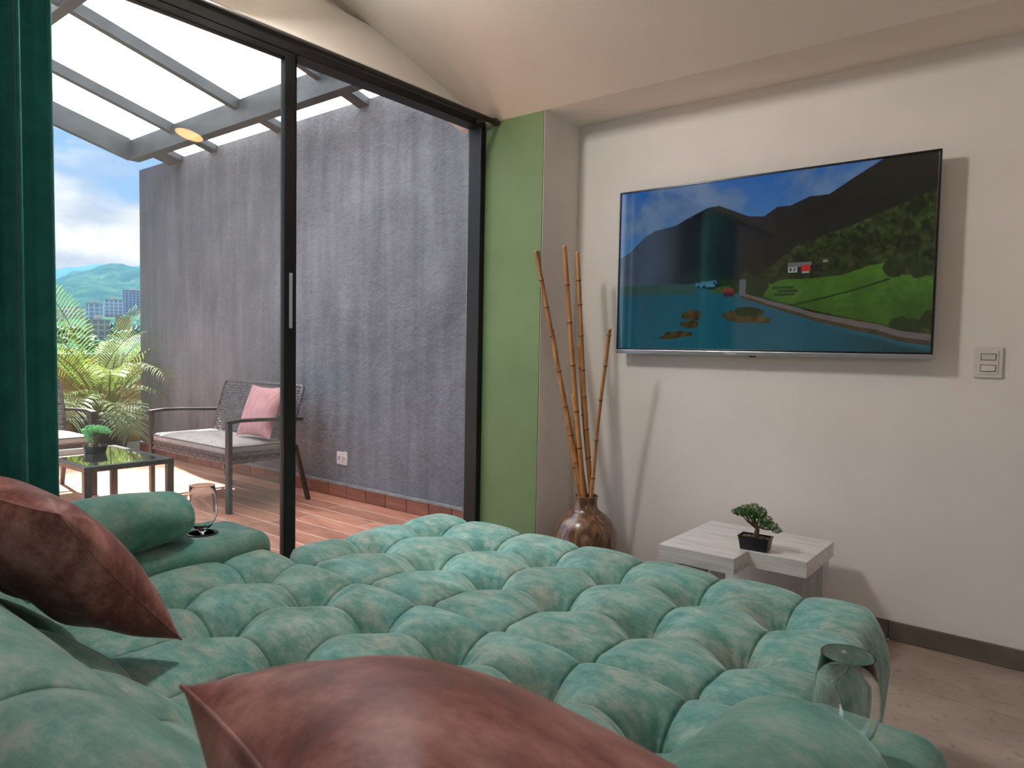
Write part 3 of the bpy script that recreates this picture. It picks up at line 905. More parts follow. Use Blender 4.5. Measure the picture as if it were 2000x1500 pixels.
def armrest(x0, x1, hx, hy):
    v, f = rbox(x0, x1, .30, 1.462, .06, .528, .055, 6)
    mb = MB().add(v, f)
    a = part('armrest', mb, M['teal_b'], sofa, smooth=True, angle=40)
    cut = MB().lathe([(0, -.075), (.044, -.075), (.044, .05), (0, .05)], 40, (hx, hy, .528))
    c = link('cutter', cut.mesh('cutter'), None)
    bo = a.modifiers.new('well', 'BOOLEAN'); bo.operation = 'DIFFERENCE'; bo.object = c; bo.solver = 'EXACT'
    c.location = (0, 0, 0)
    bpy.context.view_layer.update()
    me = bpy.data.meshes.new_from_object(a.evaluated_get(bpy.context.evaluated_depsgraph_get()))
    a.modifiers.clear(); a.data = me
    me.polygons.foreach_set('use_smooth', [True] * len(me.polygons)); me.set_sharp_from_angle(angle=math.radians(40))
    bpy.data.objects.remove(c)
    part('cup_holder', MB().lathe([(0, -.070), (.0425, -.070), (.0425, .001), (.046, .004), (.053, .003), (.054, -.001), (.0435, -.001), (.0435, -.072), (0, -.072)], 44, (hx, hy, .528)), M['black_well'], a, smooth=True, angle=40, label='black round cup holder sunk in the arm')
    return a
armrest(-2.545, -2.235, -2.385, 1.262)
armrest(-.41, -.135, -.272, 1.262)
for x in (-2.42, -.2):
    for y in (.24, 1.28):
        part('foot', MB().box(x - .03, x + .03, y - .03, y + .03, 0, .062), M['black_frame'], sofa, bevel=.004)

stool = thing('footstool', 'wide teal velvet tufted footstool pushed against the sofa seat', 'footstool', (-1.31, 1.88, 0))
part('cushion', tuft_cushion(-2.265, -.385, 1.458, 2.335, [-2.05, -1.75, -1.465, -1.19, -.90, -.627], [1.755, 2.065], .362, .086, .055, .25, .16, 5), M['teal'], stool, smooth=True)
part('base', MB().add(*rbox(-2.20, -.43, 1.49, 2.27, .06, .22, .02, 2)), M['teal_b'], stool, smooth=True)
for x in (-2.1, -.53):
    for y in (1.56, 2.20):
        part('foot', MB().box(x - .03, x + .03, y - .03, y + .03, 0, .062), M['black_frame'], stool, bevel=.004)

# ------------------------------------------------------------------ bolsters
def bolster(name, x, y0, y1, z, rx, rz, label, tilt=0.0, group=None, mat='teal_b'):
    n, mseg = 64, 60
    T = np.linspace(-1, 1, mseg); th = np.linspace(0, 2 * np.pi, n + 1)
    TT, TH = np.meshgrid(T, th, indexing='ij')
    L = (y1 - y0) / 2
    e = 4.2
    rad = np.clip(1 - np.abs(TT) ** e, 0, 1) ** (1 / 2.3)
    s = np.sign(TT) * np.abs(TT) ** .8
    pl = 1 + .018 * np.sin(TH * 26 + 2 * np.sin(TH * 3)) * np.clip((np.abs(TT) - .80) / .12, 0, 1)
    r = rad * pl
    P = np.stack([r * rx * np.cos(TH), s * L, r * rz * np.sin(TH) + .008 * np.sin(TT * 5 + TH)], -1)
    o = link(name, MB().grid(P).mesh(name), M[mat], None, smooth=True)
    o.location = (x, (y0 + y1) / 2, z); o.rotation_euler = (tilt, 0, 0)
    tag(o, label, 'pillow', group)
    return o
bolster('bolster_pillow', -2.385, .62, 1.215, .602, .135, .098, 'teal velvet bolster lying on the sofa arm beside the sliding door', .06)
bolster('bolster_pillow', -.295, .54, 1.180, .602, .135, .080, 'dark teal velvet bolster on the sofa arm nearest the viewer', .0)

# ------------------------------------------------------------------ velvet cushions
def cushion(name, corner, uvec, vvec, L, T, label, mat, seed=0, cat='cushion', group=None, wr=1.0, pinch=.10):
    """square pillow: corner A, edges along u and v, thickness T"""
    A = Vector(corner); U = Vector(uvec).normalized(); V = Vector(vvec); V = (V - U * V.dot(U)).normalized(); W = U.cross(V)
    n = 90
    t = np.linspace(-1, 1, n); t = np.sign(t) * (1 - (1 - np.abs(t)) ** 1.25)
    a, b = np.meshgrid(t, t, indexing='ij')
    h = np.clip((1 - np.abs(a) ** 2.4) * (1 - np.abs(b) ** 2.4), 0, 1) ** .55
    x = a * (1 - pinch * (1 - b ** 2) * np.abs(a) ** 2); y = b * (1 - pinch * (1 - a ** 2) * np.abs(b) ** 2)
    r = np.random.default_rng(seed)
    wn = np.zeros_like(a)
    for _ in range(9):
        ang = r.random() * 6.28; k = 3 + 7 * r.random(); ph = r.random() * 6.28
        q = (a * np.cos(ang) + b * np.sin(ang)); q2 = -a * np.sin(ang) + b * np.cos(ang)
        wn += np.sin(k * q + ph + 1.5 * np.sin(2 * q2 + ph)) * np.exp(-((q2 - r.uniform(-.8, .8)) / .5) ** 2)
    # folds running in from the corners
    for sx in (-1, 1):
        for sy in (-1, 1):
            rr = np.hypot(a - sx, b - sy); th = np.arctan2(b - sy, a - sx)
            wn += 1.6 * np.sin(th * 13 + r.random() * 6) * np.exp(-((rr - .35) / .25) ** 2)
    top = h * T / 2 + wn * .0035 * wr * h
    bot = -h * T / 2 - wn * .0025 * wr * h
    mb = MB()
    def tow(x, y, z):
        o = np.array(A + U * (L / 2) + V * (L / 2))
        return o + x[..., None] * (L / 2) * np.array(U) + y[..., None] * (L / 2) * np.array(V) + z[..., None] * np.array(W)
    mb.grid(tow(x, y, top)); mb.grid(tow(x, y, bot), flip=True)
    c = A + U * (L / 2) + V * (L / 2)
    t_ = thing(name, label, cat, tuple(c), 0, group)
    part('cover', mb, mat, t_, smooth=True)
    # seam cord round the rim
    e = np.linspace(-1, 1, 40)
    ring = [(q, -1) for q in e] + [(1, q) for q in e[1:]] + [(-q, 1) for q in e[1:]] + [(-1, -q) for q in e[1:-1]]
    pts = []
    for (p, q) in ring + ring[:1]:
        xx = p * (1 - pinch * (1 - q ** 2) * abs(p) ** 2); yy = q * (1 - pinch * (1 - p ** 2) * abs(q) ** 2)
        pts.append(c + U * (xx * L / 2) + V * (yy * L / 2))
    part('seam', MB().tube(pts, .0022, 6, cap=False), mat, t_, smooth=True)
    return t_
cushion('throw_cushion', (-1.563, .778, .524), (-.458, -.133, .058), (.13, -.29, .36), .48, .185,
        'dusty mauve velvet cushion leaning in the sofa corner nearest the curtain', M['mauve'], 3, group=None)
cushion('throw_cushion', (-.618, .307, .890), (.201, .386, -.259), (.454, -.161, .104), .475, .215,
        'dark mauve velvet cushion in the foreground lying over the sofa backrest', M['mauve'], 8)

# ------------------------------------------------------------------ wine glasses
def wine_glass(x, y, z, label):
    prof = [(0, 0), (.030, 0), (.034, .002), (.030, .004), (.008, .009), (.0045, .018), (.004, .050), (.006, .070), (.016, .082), (.032, .096), (.045, .118), (.0515, .145), (.0515, .170), (.047, .205), (.0415, .240),
            (.0425, .2412), (.0405, .2405), (.0455, .205), (.0498, .170), (.0498, .145), (.0435, .119), (.031, .099), (.014, .086), (0, .083)]
    o = link('wine_glass', MB().lathe(prof, 64).mesh('wine_glass'), M['glass'], None, smooth=True)
    o.location = (x, y, z)
    tag(o, label, 'glass', None)
    return o
wine_glass(-2.385, 1.262, .4595, 'empty stemmed glass in the cup holder of the sofa arm by the sliding door')
wine_glass(-.272, 1.262, .4595, 'empty stemmed glass in the foreground cup holder, in front of the bare floor')

# ================================================================== CORNER: VASE AND BAMBOO
vz = thing('vase', 'round brown wooden vase with a narrow neck in the white corner', 'vase', (-1.925, 3.06, 0))
vp = [(0, 0), (.075, 0), (.10, .02), (.135, .09), (.158, .16), (.166, .22), (.160, .275), (.138, .325), (.105, .358), (.072, .378), (.060, .395), (.056, .42), (.058, .445), (.063, .455), (.060, .459), (.052, .455), (.047, .42), (.048, .39), (.06, .36), (.06, .10), (0, .06)]
part('body', MB().lathe(vp, 72, (-1.925, 3.06, 0)), M['vase'], vz, smooth=True)
part('neck_groove', MB().lathe([(.0735, .3740), (.0755, .3768), (.0735, .3795), (.070, .377)], 60, (-1.925, 3.06, 0), close=True), M['bamboo_node'], vz, smooth=True)

def bamboo(top, bot, r, nodes, label):
    top = Vector(top); bot = Vector(bot)
    # continue down inside the vase
    d = (bot - top).normalized()
    low = bot + d * .10
    t_ = thing('bamboo_pole', label, 'bamboo pole', tuple(low), 0, 'bamboo poles standing in the brown vase')
    L = (top - low).length
    rn = random.Random(int(abs(top.x) * 1000))
    side = d.cross(Vector((rn.random(), rn.random(), 0))).normalized()
    def P(s): return low + (top - low) * s + side * math.sin(s * 7 + 1) * .004
    zs = []; s = rn.uniform(.05, .10)
    while s < .97:
        zs.append(s); s += rn.uniform(.75, 1.25) * nodes / L
    prev = 0.0
    pts, rad = [], []
    S = sorted(set([0, 1] + zs + [q + .006 / L for q in zs] + [q - .006 / L for q in zs] + [i / 24 for i in range(25)]))
    for q in S:
        w = r * (1.05 - .12 * q)
        for z_ in zs:
            if abs(q - z_) < .002: w *= 1.16
            elif abs(q - z_) < .012: w *= .98
        pts.append(P(q)); rad.append(w)
    part('cane', MB().tube(pts, rad, 14), M['bamboo'], t_, smooth=True, angle=50)
    for z_ in zs:
        part('joint', MB().tube([P(z_ - .004 / L), P(z_), P(z_ + .004 / L)], [r * 1.08, r * 1.22 * (1.05 - .12 * z_), r * 1.08], 14), M['bamboo_node'], t_, smooth=True)
    part('tip', MB().tube([P(1 - .006 / L), P(1.0)], r * .95, 14), M['bamboo_tip'], t_)
R_ = .0112
bamboo((-2.215, 2.975, 1.712), (-1.937, 3.055, .438), R_ * 1.05, .17, 'leftmost tall bamboo pole leaning over the green wall')
bamboo((-2.14, 3.03, 1.305), (-1.953, 3.05, .433), R_ * .95, .19, 'shorter bamboo pole just below the leftmost tall one')
bamboo((-2.07, 3.02, 1.733), (-1.927, 3.04, .439), R_ * 1.1, .21, 'tallest bamboo pole, with a pale top, in the middle of the vase')
bamboo((-2.01, 3.05, 1.70), (-1.905, 3.07, .456), R_ * 1.0, .15, 'tall upright bamboo pole nearest the television')
bamboo((-1.785, 3.01, 1.309), (-1.893, 3.05, .453), R_ * .88, .17, 'thin short bamboo pole leaning right towards the television')
bamboo((-2.0, 3.03, .976), (-1.948, 3.085, .44), R_ * 1.2, .20, 'shortest thick bamboo pole at the centre of the bunch')
bamboo((-2.0, 3.07, 1.224), (-1.915, 3.09, .45), R_ * .95, .20, 'dark bamboo pole hidden behind the middle of the bunch')

# ================================================================== SIDE TABLE
ta = thing('side_table', 'low white wood grain side table with a notched top under the television', 'table', (-1.05, 2.95, 0))
top_pts = [(-1.318, 2.672), (-.997, 2.672), (-.997, 2.822), (-.768, 2.822), (-.768, 3.218), (-1.318, 3.218)]
part('tabletop', MB().prism(top_pts, .335, .400), M['table_top'], ta, bevel=.0015)
def boards(x, y, sx, sy):
    return MB().box(x, x + sx, y, y + sy, 0, .335)
for (x, y, sx, sy) in ((-.858, 3.10, .080, .085), (-1.300, 2.80, .016, .10), (-1.300, 2.90, .10, .016), (-1.16, 2.83, .05, .05), (-1.30, 3.12, .06, .06)):
    part('leg', boards(x, y, sx, sy), M['table_leg'], ta, bevel=.0015)

# ------------------------------------------------------------------ bonsai trees
def leaf_cloud(blobs, n, size, seed, flat=.6):
    r = np.random.default_rng(seed)
    wts = np.array([b[3] * b[4] * b[5] for b in blobs]) ** .7; wts /= wts.sum()
    mb = MB(); V = []; F = []
    ch = r.choice(len(blobs), n, p=wts)
    for i in range(n):
        b = blobs[ch[i]]
        d = r.normal(size=3); d /= np.linalg.norm(d); d *= r.uniform(.45, 1.0) ** .5
        p = np.array(b[:3]) + d * np.array(b[3:6])
        nrm = d + np.array([0, 0, .6]) + r.normal(size=3) * .5; nrm /= np.linalg.norm(nrm)
        a = np.cross(nrm, r.normal(size=3)); a /= np.linalg.norm(a); c = np.cross(nrm, a)
        s = size * r.uniform(.7, 1.3)
        k = len(V)
        V += [p - a * s, p + c * s * flat + nrm * s * .15, p + a * s, p - c * s * flat + nrm * s * .15]
        F.append((k, k + 1, k + 2, k + 3))
    return mb.add(V, F)

def bonsai(loc, k, label, leafmat, blobs, seed, n, rz=0.0, round_pot=False):
    t = thing('bonsai', label, 'plant', loc, rz)
    sx, sy, h = .062 * k, .036 * k, (.034 if round_pot else .052) * k
    def ring(fx, z): 
        if round_pot:
            return [(fx * sx * .95 * math.cos(q), fx * sx * .80 * math.sin(q), z) for q in [math.radians(22.5 + 45 * i) for i in range(8)]]
        return [(-sx * fx, -sy * fx, z), (sx * fx, -sy * fx, z), (sx * fx, sy * fx, z), (-sx * fx, sy * fx, z)]
    rings = [ring(.86, 0), ring(1.0, h), ring(1.04, h), ring(1.04, h + .006 * k), ring(.95, h + .006 * k), ring(.93, h - .006 * k)]
    m_ = len(rings[0]); V = sum(rings, []); F = [tuple(range(m_ - 1, -1, -1))]
    for i in range(len(rings) - 1):
        for j in range(m_): F.append((i * m_ + j, i * m_ + (j + 1) % m_, (i + 1) * m_ + (j + 1) % m_, (i + 1) * m_ + j))
    part('pot', MB().add(V, F), M['plastic'], t, world=False, bevel=.0012 * k)
    r = random.Random(seed)
    g = 22
    P = np.zeros((g, g, 3))
    for i in range(g):
        for j in range(g):
            a = (i / (g - 1) * 2 - 1); b = (j / (g - 1) * 2 - 1)
            if round_pot:
                q = max(abs(a), abs(b)); l = math.hypot(a, b) + 1e-6; a, b = a / l * q * 1.0, b / l * q * 1.0
                P[i, j] = (a * sx * .82, b * sx * .70, h - .004 * k + .004 * k * r.random())
            else:
                P[i, j] = (a * sx * .93, b * sy * .93, h - .004 * k + .005 * k * r.random() + .008 * k * math.exp(-(a * a + b * b) * 6))
    part('soil', MB().grid(P), M['soil'], t, world=False)
    tr = MB()
    tr.tube([(0.004 * k, 0, h - .01 * k), (0.002 * k, 0, h + .012 * k), (.006 * k, .001, h + .030 * k), (.000, .0, h + .052 * k), (-.006 * k, 0, h + .075 * k)], [.016 * k, .0115 * k, .009 * k, .007 * k, .004 * k], 10)
    for b in blobs:
        e = (b[0] * k * .8, b[1] * k * .8, b[2] * k - .004 * k)
        z0 = h + .028 * k + .02 * k * r.random()
        tr.tube([(0.003 * k, 0, z0), ((e[0]) * .5, e[1] * .5, (z0 + e[2]) / 2 - .004 * k), e], [.0048 * k, .0034 * k, .0015 * k], 6)
    part('trunk', tr, M['bark'], t, world=False, smooth=True)
    bl = [tuple(q * k for q in b) for b in blobs]
    part('foliage', leaf_cloud(bl, n, .0042 * k, seed), leafmat, t, world=False, stuff=True)
    return t
B1 = [(-.065, 0, .150, .030, .028, .020), (-.040, .0, .160, .034, .03, .024), (-.010, 0, .168, .034, .032, .026), (.018, 0, .155, .028, .03, .026), (-.018, .006, .140, .03, .03, .018), (.040, 0, .130, .028, .028, .022),
      (.063, 0, .110, .026, .024, .019), (.085, 0, .095, .020, .02, .015), (.030, .01, .115, .026, .026, .018), (-.085, 0, .148, .018, .018, .014)]
bonsai((-.984, 2.865, .400), .98, 'small bonsai in a black rectangular pot on the white side table', M['bonsai'], B1, 5, 2600, 0.06)

# ================================================================== TERRACE
YD = 3.53
XE = -7.98
ft = struct('floor_terrace', MB().box(-9.0, XG - .09, -.62, YD + .02, -.15, -.0015).box(-9.0, XE, YD, 5.0, -.15, -.0015), M['pale_grout'])
pw, pl = .165, .92
j = 0
y = YD - .012
rp = random.Random(11)
while y > -.45:
    y0 = y - pw
    off = rp.uniform(0, pl)
    x = XG - .1 + .0
    first = True
    while x > -8.9:
        ln = off + .15 if first else pl
        a = max(x - ln, -8.9)
        if x - a > .04:
            if first or a <= -8.9:
                me = tile_mesh('plank', x - a, pw, .004, .009, .001); me.materials.append(M['plank'])
                o = bpy.data.objects.new('plank', me); COL.objects.link(o); o.parent = ft; o.location = (a, y0, 0)
            else:
                place_tile('plank', a, a + pl, y0, y0 + pw, 0, M['plank'], ft, .009, bev=.001)
        first = False
        x = a
        if x <= -8.9: break
    y = y0
wt = struct('wall_terrace', MB().box(XE, XG - .03, YD, YD + .16, -.1, 3.05).box(XG - .15, XG - .09, YP + .02, YD, -.1, 3.05), M['dark_plaster'])
tb = struct('baseboard_terrace', MB().box(XE, XG - .3, YD - .008, YD, 0, .099).box(XE, XG - .3, YD - .022, YD, .100, .118), M['cement'])
x = -3.286 + .227 * 2
while x > XE:
    a = max(x - .227, XE); b_ = min(x, XG - .31)
    if b_ - a > .03:
        part('tile', MB().box(a + .003, b_ - .003, YD - .018, YD - .008, .002, .098), M['deck_tile'], tb, bevel=.0015)
    x -= .227

def outlet():
    t = thing('power_outlet', 'dusty white power outlet on the dark terrace wall', 'outlet', (-4.488, YD, .313))
    part('plate', MB().box(-4.552, -4.424, YD - .012, YD, .262, .362), M['outlet_white'], t, bevel=.003)
    for x in (-4.518, -4.462):
        s = part('socket', MB().box(x - .020, x + .020, YD - .0145, YD - .011, .282, .340), M['outlet_white'], t, bevel=.002)
        part('slot', MB().box(x - .010, x - .005, YD - .0155, YD - .014, .295, .328).box(x + .006, x + .011, YD - .0155, YD - .014, .300, .326), M['slot'], s)
    part('latch', MB().box(-4.447, -4.437, YD - .016, YD - .004, .355, .374), M['outlet_white'], t, bevel=.001)
outlet()

# parapet at the far end
struct('wall_parapet', MB().box(-9.0, -8.85, -.6, 5.0, -.1, 1.02), M['tan_wall'])
struct('trim_parapet', MB().box(-9.03, -8.82, -.6, 5.0, 1.02, 1.055), M['cement'])
struct('wall_terrace_end', MB().box(-9.0, XE, 4.85, 5.0, -.1, 1.02), M['tan_wall'])

# ------------------------------------------------------------------ pergola
YBm = 3.12
SL = .263
def rz_(y): return 3.165 + SL * (YBm - y)
pg = thing('pergola', 'grey steel pergola with frosted roof sheets over the terrace', 'pergola', (-5.0, 2.0, 0))
part('main_beam', MB().box(-7.28, XG - .10, YBm, YBm + .10, 2.963, 3.150), M['steel'], pg, bevel=.004)
part('end_rafter', MB().add([(-7.30, -1.0, rz_(-1.0) - .19), (-7.24, -1.0, rz_(-1.0) - .19), (-7.24, YBm + .0, rz_(YBm) - .20), (-7.30, YBm, rz_(YBm) - .20), (-7.30, -1.0, rz_(-1.0)), (-7.24, -1.0, rz_(-1.0)), (-7.24, YBm, rz_(YBm)), (-7.30, YBm, rz_(YBm))],
     [(0, 3, 2, 1), (4, 5, 6, 7), (0, 1, 5, 4), (1, 2, 6, 5), (2, 3, 7, 6), (3, 0, 4, 7)]), M['steel'], pg)
def sloped(x0, x1, y0, y1, d0, d1):
    a = [(x0, y0, rz_(y0) - d0), (x1, y0, rz_(y0) - d0), (x1, y1, rz_(y1) - d0), (x0, y1, rz_(y1) - d0), (x0, y0, rz_(y0) - d1), (x1, y0, rz_(y0) - d1), (x1, y1, rz_(y1) - d1), (x0, y1, rz_(y1) - d1)]
    return a, [(0, 3, 2, 1), (4, 5, 6, 7), (0, 1, 5, 4), (1, 2, 6, 5), (2, 3, 7, 6), (3, 0, 4, 7)]
RX = [-6.43, -5.35, -4.27, -3.19]
for x in RX:
    part('rafter', MB().add(*sloped(x - .03, x + .03, -1.0, YBm + .02, .085, .0)), M['steel'], pg)
    part('rafter_tail', MB().add(*sloped(x - .06, x + .06, YBm + .1, YD + .12, .055, .0)), M['steel'], pg)
part('rafter_tail', MB().add(*sloped(-7.30, -7.02, YBm + .1, YD + .12, .055, .0)), M['steel'], pg)
part('upper_beam', MB().add(*sloped(-7.24, XG - .1, 1.86, 1.92, .10, .004)), M['steel'], pg)
edges = [-7.27] + RX + [XG - .15]
for i in range(len(edges) - 1):
    part('roof_sheet', MB().add(*sloped(edges[i] + .004, edges[i + 1] - .004, -1.0, YD + .10, -.002, -.006)), M['roof'], pg)

# ------------------------------------------------------------------ wicker furniture
def weave(w, h, pitch=.022, amp=.004, seedx=0):
    """woven panel in the xz plane, centred at x, z from 0 to h"""
    mb = MB()
    ncol = max(2, int(w / .045)); nrow = int(h / pitch)
    per = w / ncol
    for r in range(nrow):
        z = (r + .5) * pitch
        n = ncol * 4 + 1
        X = np.linspace(-w / 2, w / 2, n)
        ph = np.cos((X + w / 2) / per * np.pi + (math.pi if r % 2 else 0)) * amp
        hw_ = pitch * .46
        P = np.zeros((n, 4, 3))
        for k, (dz, dy) in enumerate(((-hw_, 0), (-hw_ * .5, .0028), (hw_ * .5, .0028), (hw_, 0))):
            P[:, k, 0] = X; P[:, k, 1] = -(ph + dy); P[:, k, 2] = z + dz
        mb.grid(P)
        Q = P.copy(); Q[:, :, 1] = -(ph[:, None] - np.array([0, .0028, .0028, 0])[None, :]); mb.grid(Q, flip=True)
    return mb
def xf(mb, M4):
    out = MB()
    v = np.concatenate(mb.v); v = np.concatenate([v, np.ones((len(v), 1))], 1) @ np.array(M4).T
    out.add(v[:, :3], mb.f); out.m = list(mb.m)
    return out
def soft_cushion(x0, x1, y0, y1, z0, z1, r=.03, crown=.012):
    v, f = rbox(x0, x1, y0, y1, z0, z1, r, 4)
    mb = MB(); 
    n = 30
    # subdivide the plain top by replacing with a crowned grid
    v = np.array(v)
    a = (v[:, 0] - (x0 + x1) / 2) / ((x1 - x0) / 2); b = (v[:, 1] - (y0 + y1) / 2) / ((y1 - y0) / 2)
    mb.add(v, f)
    X, Y = np.meshgrid(np.linspace(x0 + r, x1 - r, n), np.linspace(y0 + r, y1 - r, n), indexing='ij')
    a = (X - (x0 + x1) / 2) / ((x1 - x0) / 2 - r); b = (Y - (y0 + y1) / 2) / ((y1 - y0) / 2 - r)
    Z = z1 + crown * (1 - a ** 4) * (1 - b ** 4) + .0005
    mb.grid(np.stack([X, Y, Z], -1))
    return mb
def seat_unit(name, label, cat, w, d, loc, rz, group=None):
    """local frame: front edge at y=0 (facing -y), back at y=d, x centred"""
    t = thing(name, label, cat, loc, rz, group)
    h = w / 2
    P = dict(world=False)
    for s in (-1, 1):
        part('front_leg', MB().bar((s * h, 0, 0), (s * h, 0, .640), .045, .032, (0, 1, 0)), M['bronze'], t, bevel=.003, **P)
        part('rear_leg', MB().bar((s * h, d - .02, 0), (s * h, d - .14, .44), .030, .030, (0, 1, 0)), M['bronze'], t, bevel=.003, **P)
        arm = [(s * h, -.02, .645), (s * h, .08, .655), (s * h, .25, .652), (s * h, .45, .642), (s * h, d - .08, .635)]
        mb = MB()
        for q in range(4): mb.bar(arm[q], arm[q + 1], .042, .024)
        part('arm', mb, M['bronze'], t, bevel=.003, **P)
    part('seat_frame', MB().bar((-h, .02, .385), (h, .02, .385), .03, .03).bar((-h, d - .12, .385), (h, d - .12, .385), .03, .03).bar((-h + .01, .02, .385), (-h + .01, d - .12, .385), .03, .03).bar((h - .01, .02, .385), (h - .01, d - .12, .385), .03, .03), M['bronze'], t, **P)
    # woven apron (front) and backrest
    ap = xf(weave(w - .05, .09), Matrix.Translation((0, .0, .345)))
    part('woven_apron', ap, M['wicker'], t, smooth=True, stuff=True, **P)
    sd = xf(weave(d - .16, .09), Matrix.Translation((h - .0, (d - .12) / 2, .345)) @ Matrix.Rotation(math.radians(90), 4, 'Z'))
    sd.add(*(lambda q: (np.concatenate(q.v), q.f))(xf(weave(d - .16, .09), Matrix.Translation((-h + .0, (d - .12) / 2, .345)) @ Matrix.Rotation(math.radians(-90), 4, 'Z'))))
    part('woven_side', sd, M['wicker'], t, smooth=True, stuff=True, **P)
    ang = math.radians(-17)
    bt = Matrix.Translation((0, d - .20, .40)) @ Matrix.Rotation(ang, 4, 'X')
    bw = xf(weave(w - .04, .50), bt)
    part('woven_back', bw, M['wicker'], t, smooth=True, stuff=True, **P)
    # wrapped rim of the backrest
    def bp(x, z): return bt @ Vector((x, 0, z))
    part('back_rim', MB().tube([bp(-h + .02, .0), bp(-h + .02, .49), bp(-h + .035, .505), bp(h - .035, .505), bp(h - .02, .49), bp(h - .02, 0)], .014, 8), M['wicker'], t, smooth=True, **P)
    sc = part('seat_cushion', soft_cushion(-h + .03, h - .03, -.01, d - .18, .405, .475, .025), M['tan_fabric'], t, smooth=True, angle=60, **P)
    pp = [(-h + .04, -.0105, .462), (h - .04, -.0105, .462), (h - .0295, 0, .462), (h - .0295, d - .19, .462)]
    part('piping', MB().tube(pp, .0035, 6).tube([(-h + .0295, d - .19, .462), (-h + .0295, 0, .462), (-h + .04, -.0105, .462)], .0035, 6).tube([(-h + .04, -.0105, .420), (h - .04, -.0105, .420)], .003, 6), M['piping'], sc, **P)
    return t
bench = seat_unit('patio_loveseat', 'wide wicker bench with taupe seat cushion against the dark wall', 'bench', 1.16, .68, (-5.20, 2.64, 0), 0)
chair = seat_unit('patio_armchair', 'wicker armchair with taupe cushion half hidden behind the curtain', 'chair', .62, .66, (-5.95, 1.96, 0), math.radians(90))
cushion('outdoor_cushion', (-5.02, 2.93, .50), (1, .06, 0), (0.02, .35, .92), .41, .13, 'rose pink fabric cushion standing on the wicker bench', M['pink'], 12, wr=.6)

# coffee table
ct = thing('coffee_table', 'low square bronze table with a dark glass top between the wicker seats', 'table', (-5.35, 2.08, 0))
X0, X1, Y0, Y1, ZT = -5.80, -4.86, 1.80, 2.37, .400
fr = MB().box(X0, X1, Y0, Y0 + .045, ZT - .035, ZT).box(X0, X1, Y1 - .045, Y1, ZT - .035, ZT).box(X0, X0 + .045, Y0 + .045, Y1 - .045, ZT - .035, ZT).box(X1 - .045, X1, Y0 + .045, Y1 - .045, ZT - .035, ZT)
part('table_frame', fr, M['bronze'], ct, bevel=.003)
mt, _, b_ = mat_base('smoked_glass', (.055, .045, .038), .03, 0, .9); b_.inputs['Coat Weight'].default_value = 1
part('glass_top', MB().box(X0 + .045, X1 - .045, Y0 + .045, Y1 - .045, ZT - .012, ZT - .003), mt, ct)
for x in (X0 + .022, X1 - .022):
    for y in (Y0 + .022, Y1 - .022):
        part('leg', MB().box(x - .022, x + .022, y - .022, y + .022, 0, ZT - .034), M['bronze'], ct, bevel=.003)
B2 = [(-0.04, 0, 0.105, 0.03, 0.03, 0.022), (-0.015, 0, 0.125, 0.036, 0.03, 0.02), (0.02, 0, 0.125, 0.036, 0.03, 0.02), (0.05, 0, 0.12, 0.028, 0.026, 0.018), (-0.03, 0, 0.085, 0.026, 0.026, 0.02), (0.07, 0, 0.113, 0.018, 0.02, 0.013), (-0.058, 0, 0.112, 0.02, 0.02, 0.014), (-0.02, 0.0, 0.065, 0.018, 0.018, 0.016)]
bonsai((-5.482, 2.104, .3975), 1.42, 'bright green bonsai in a black pot on the dark glass table outside', M['bonsai_out'], B2, 9, 1700, .5, True)

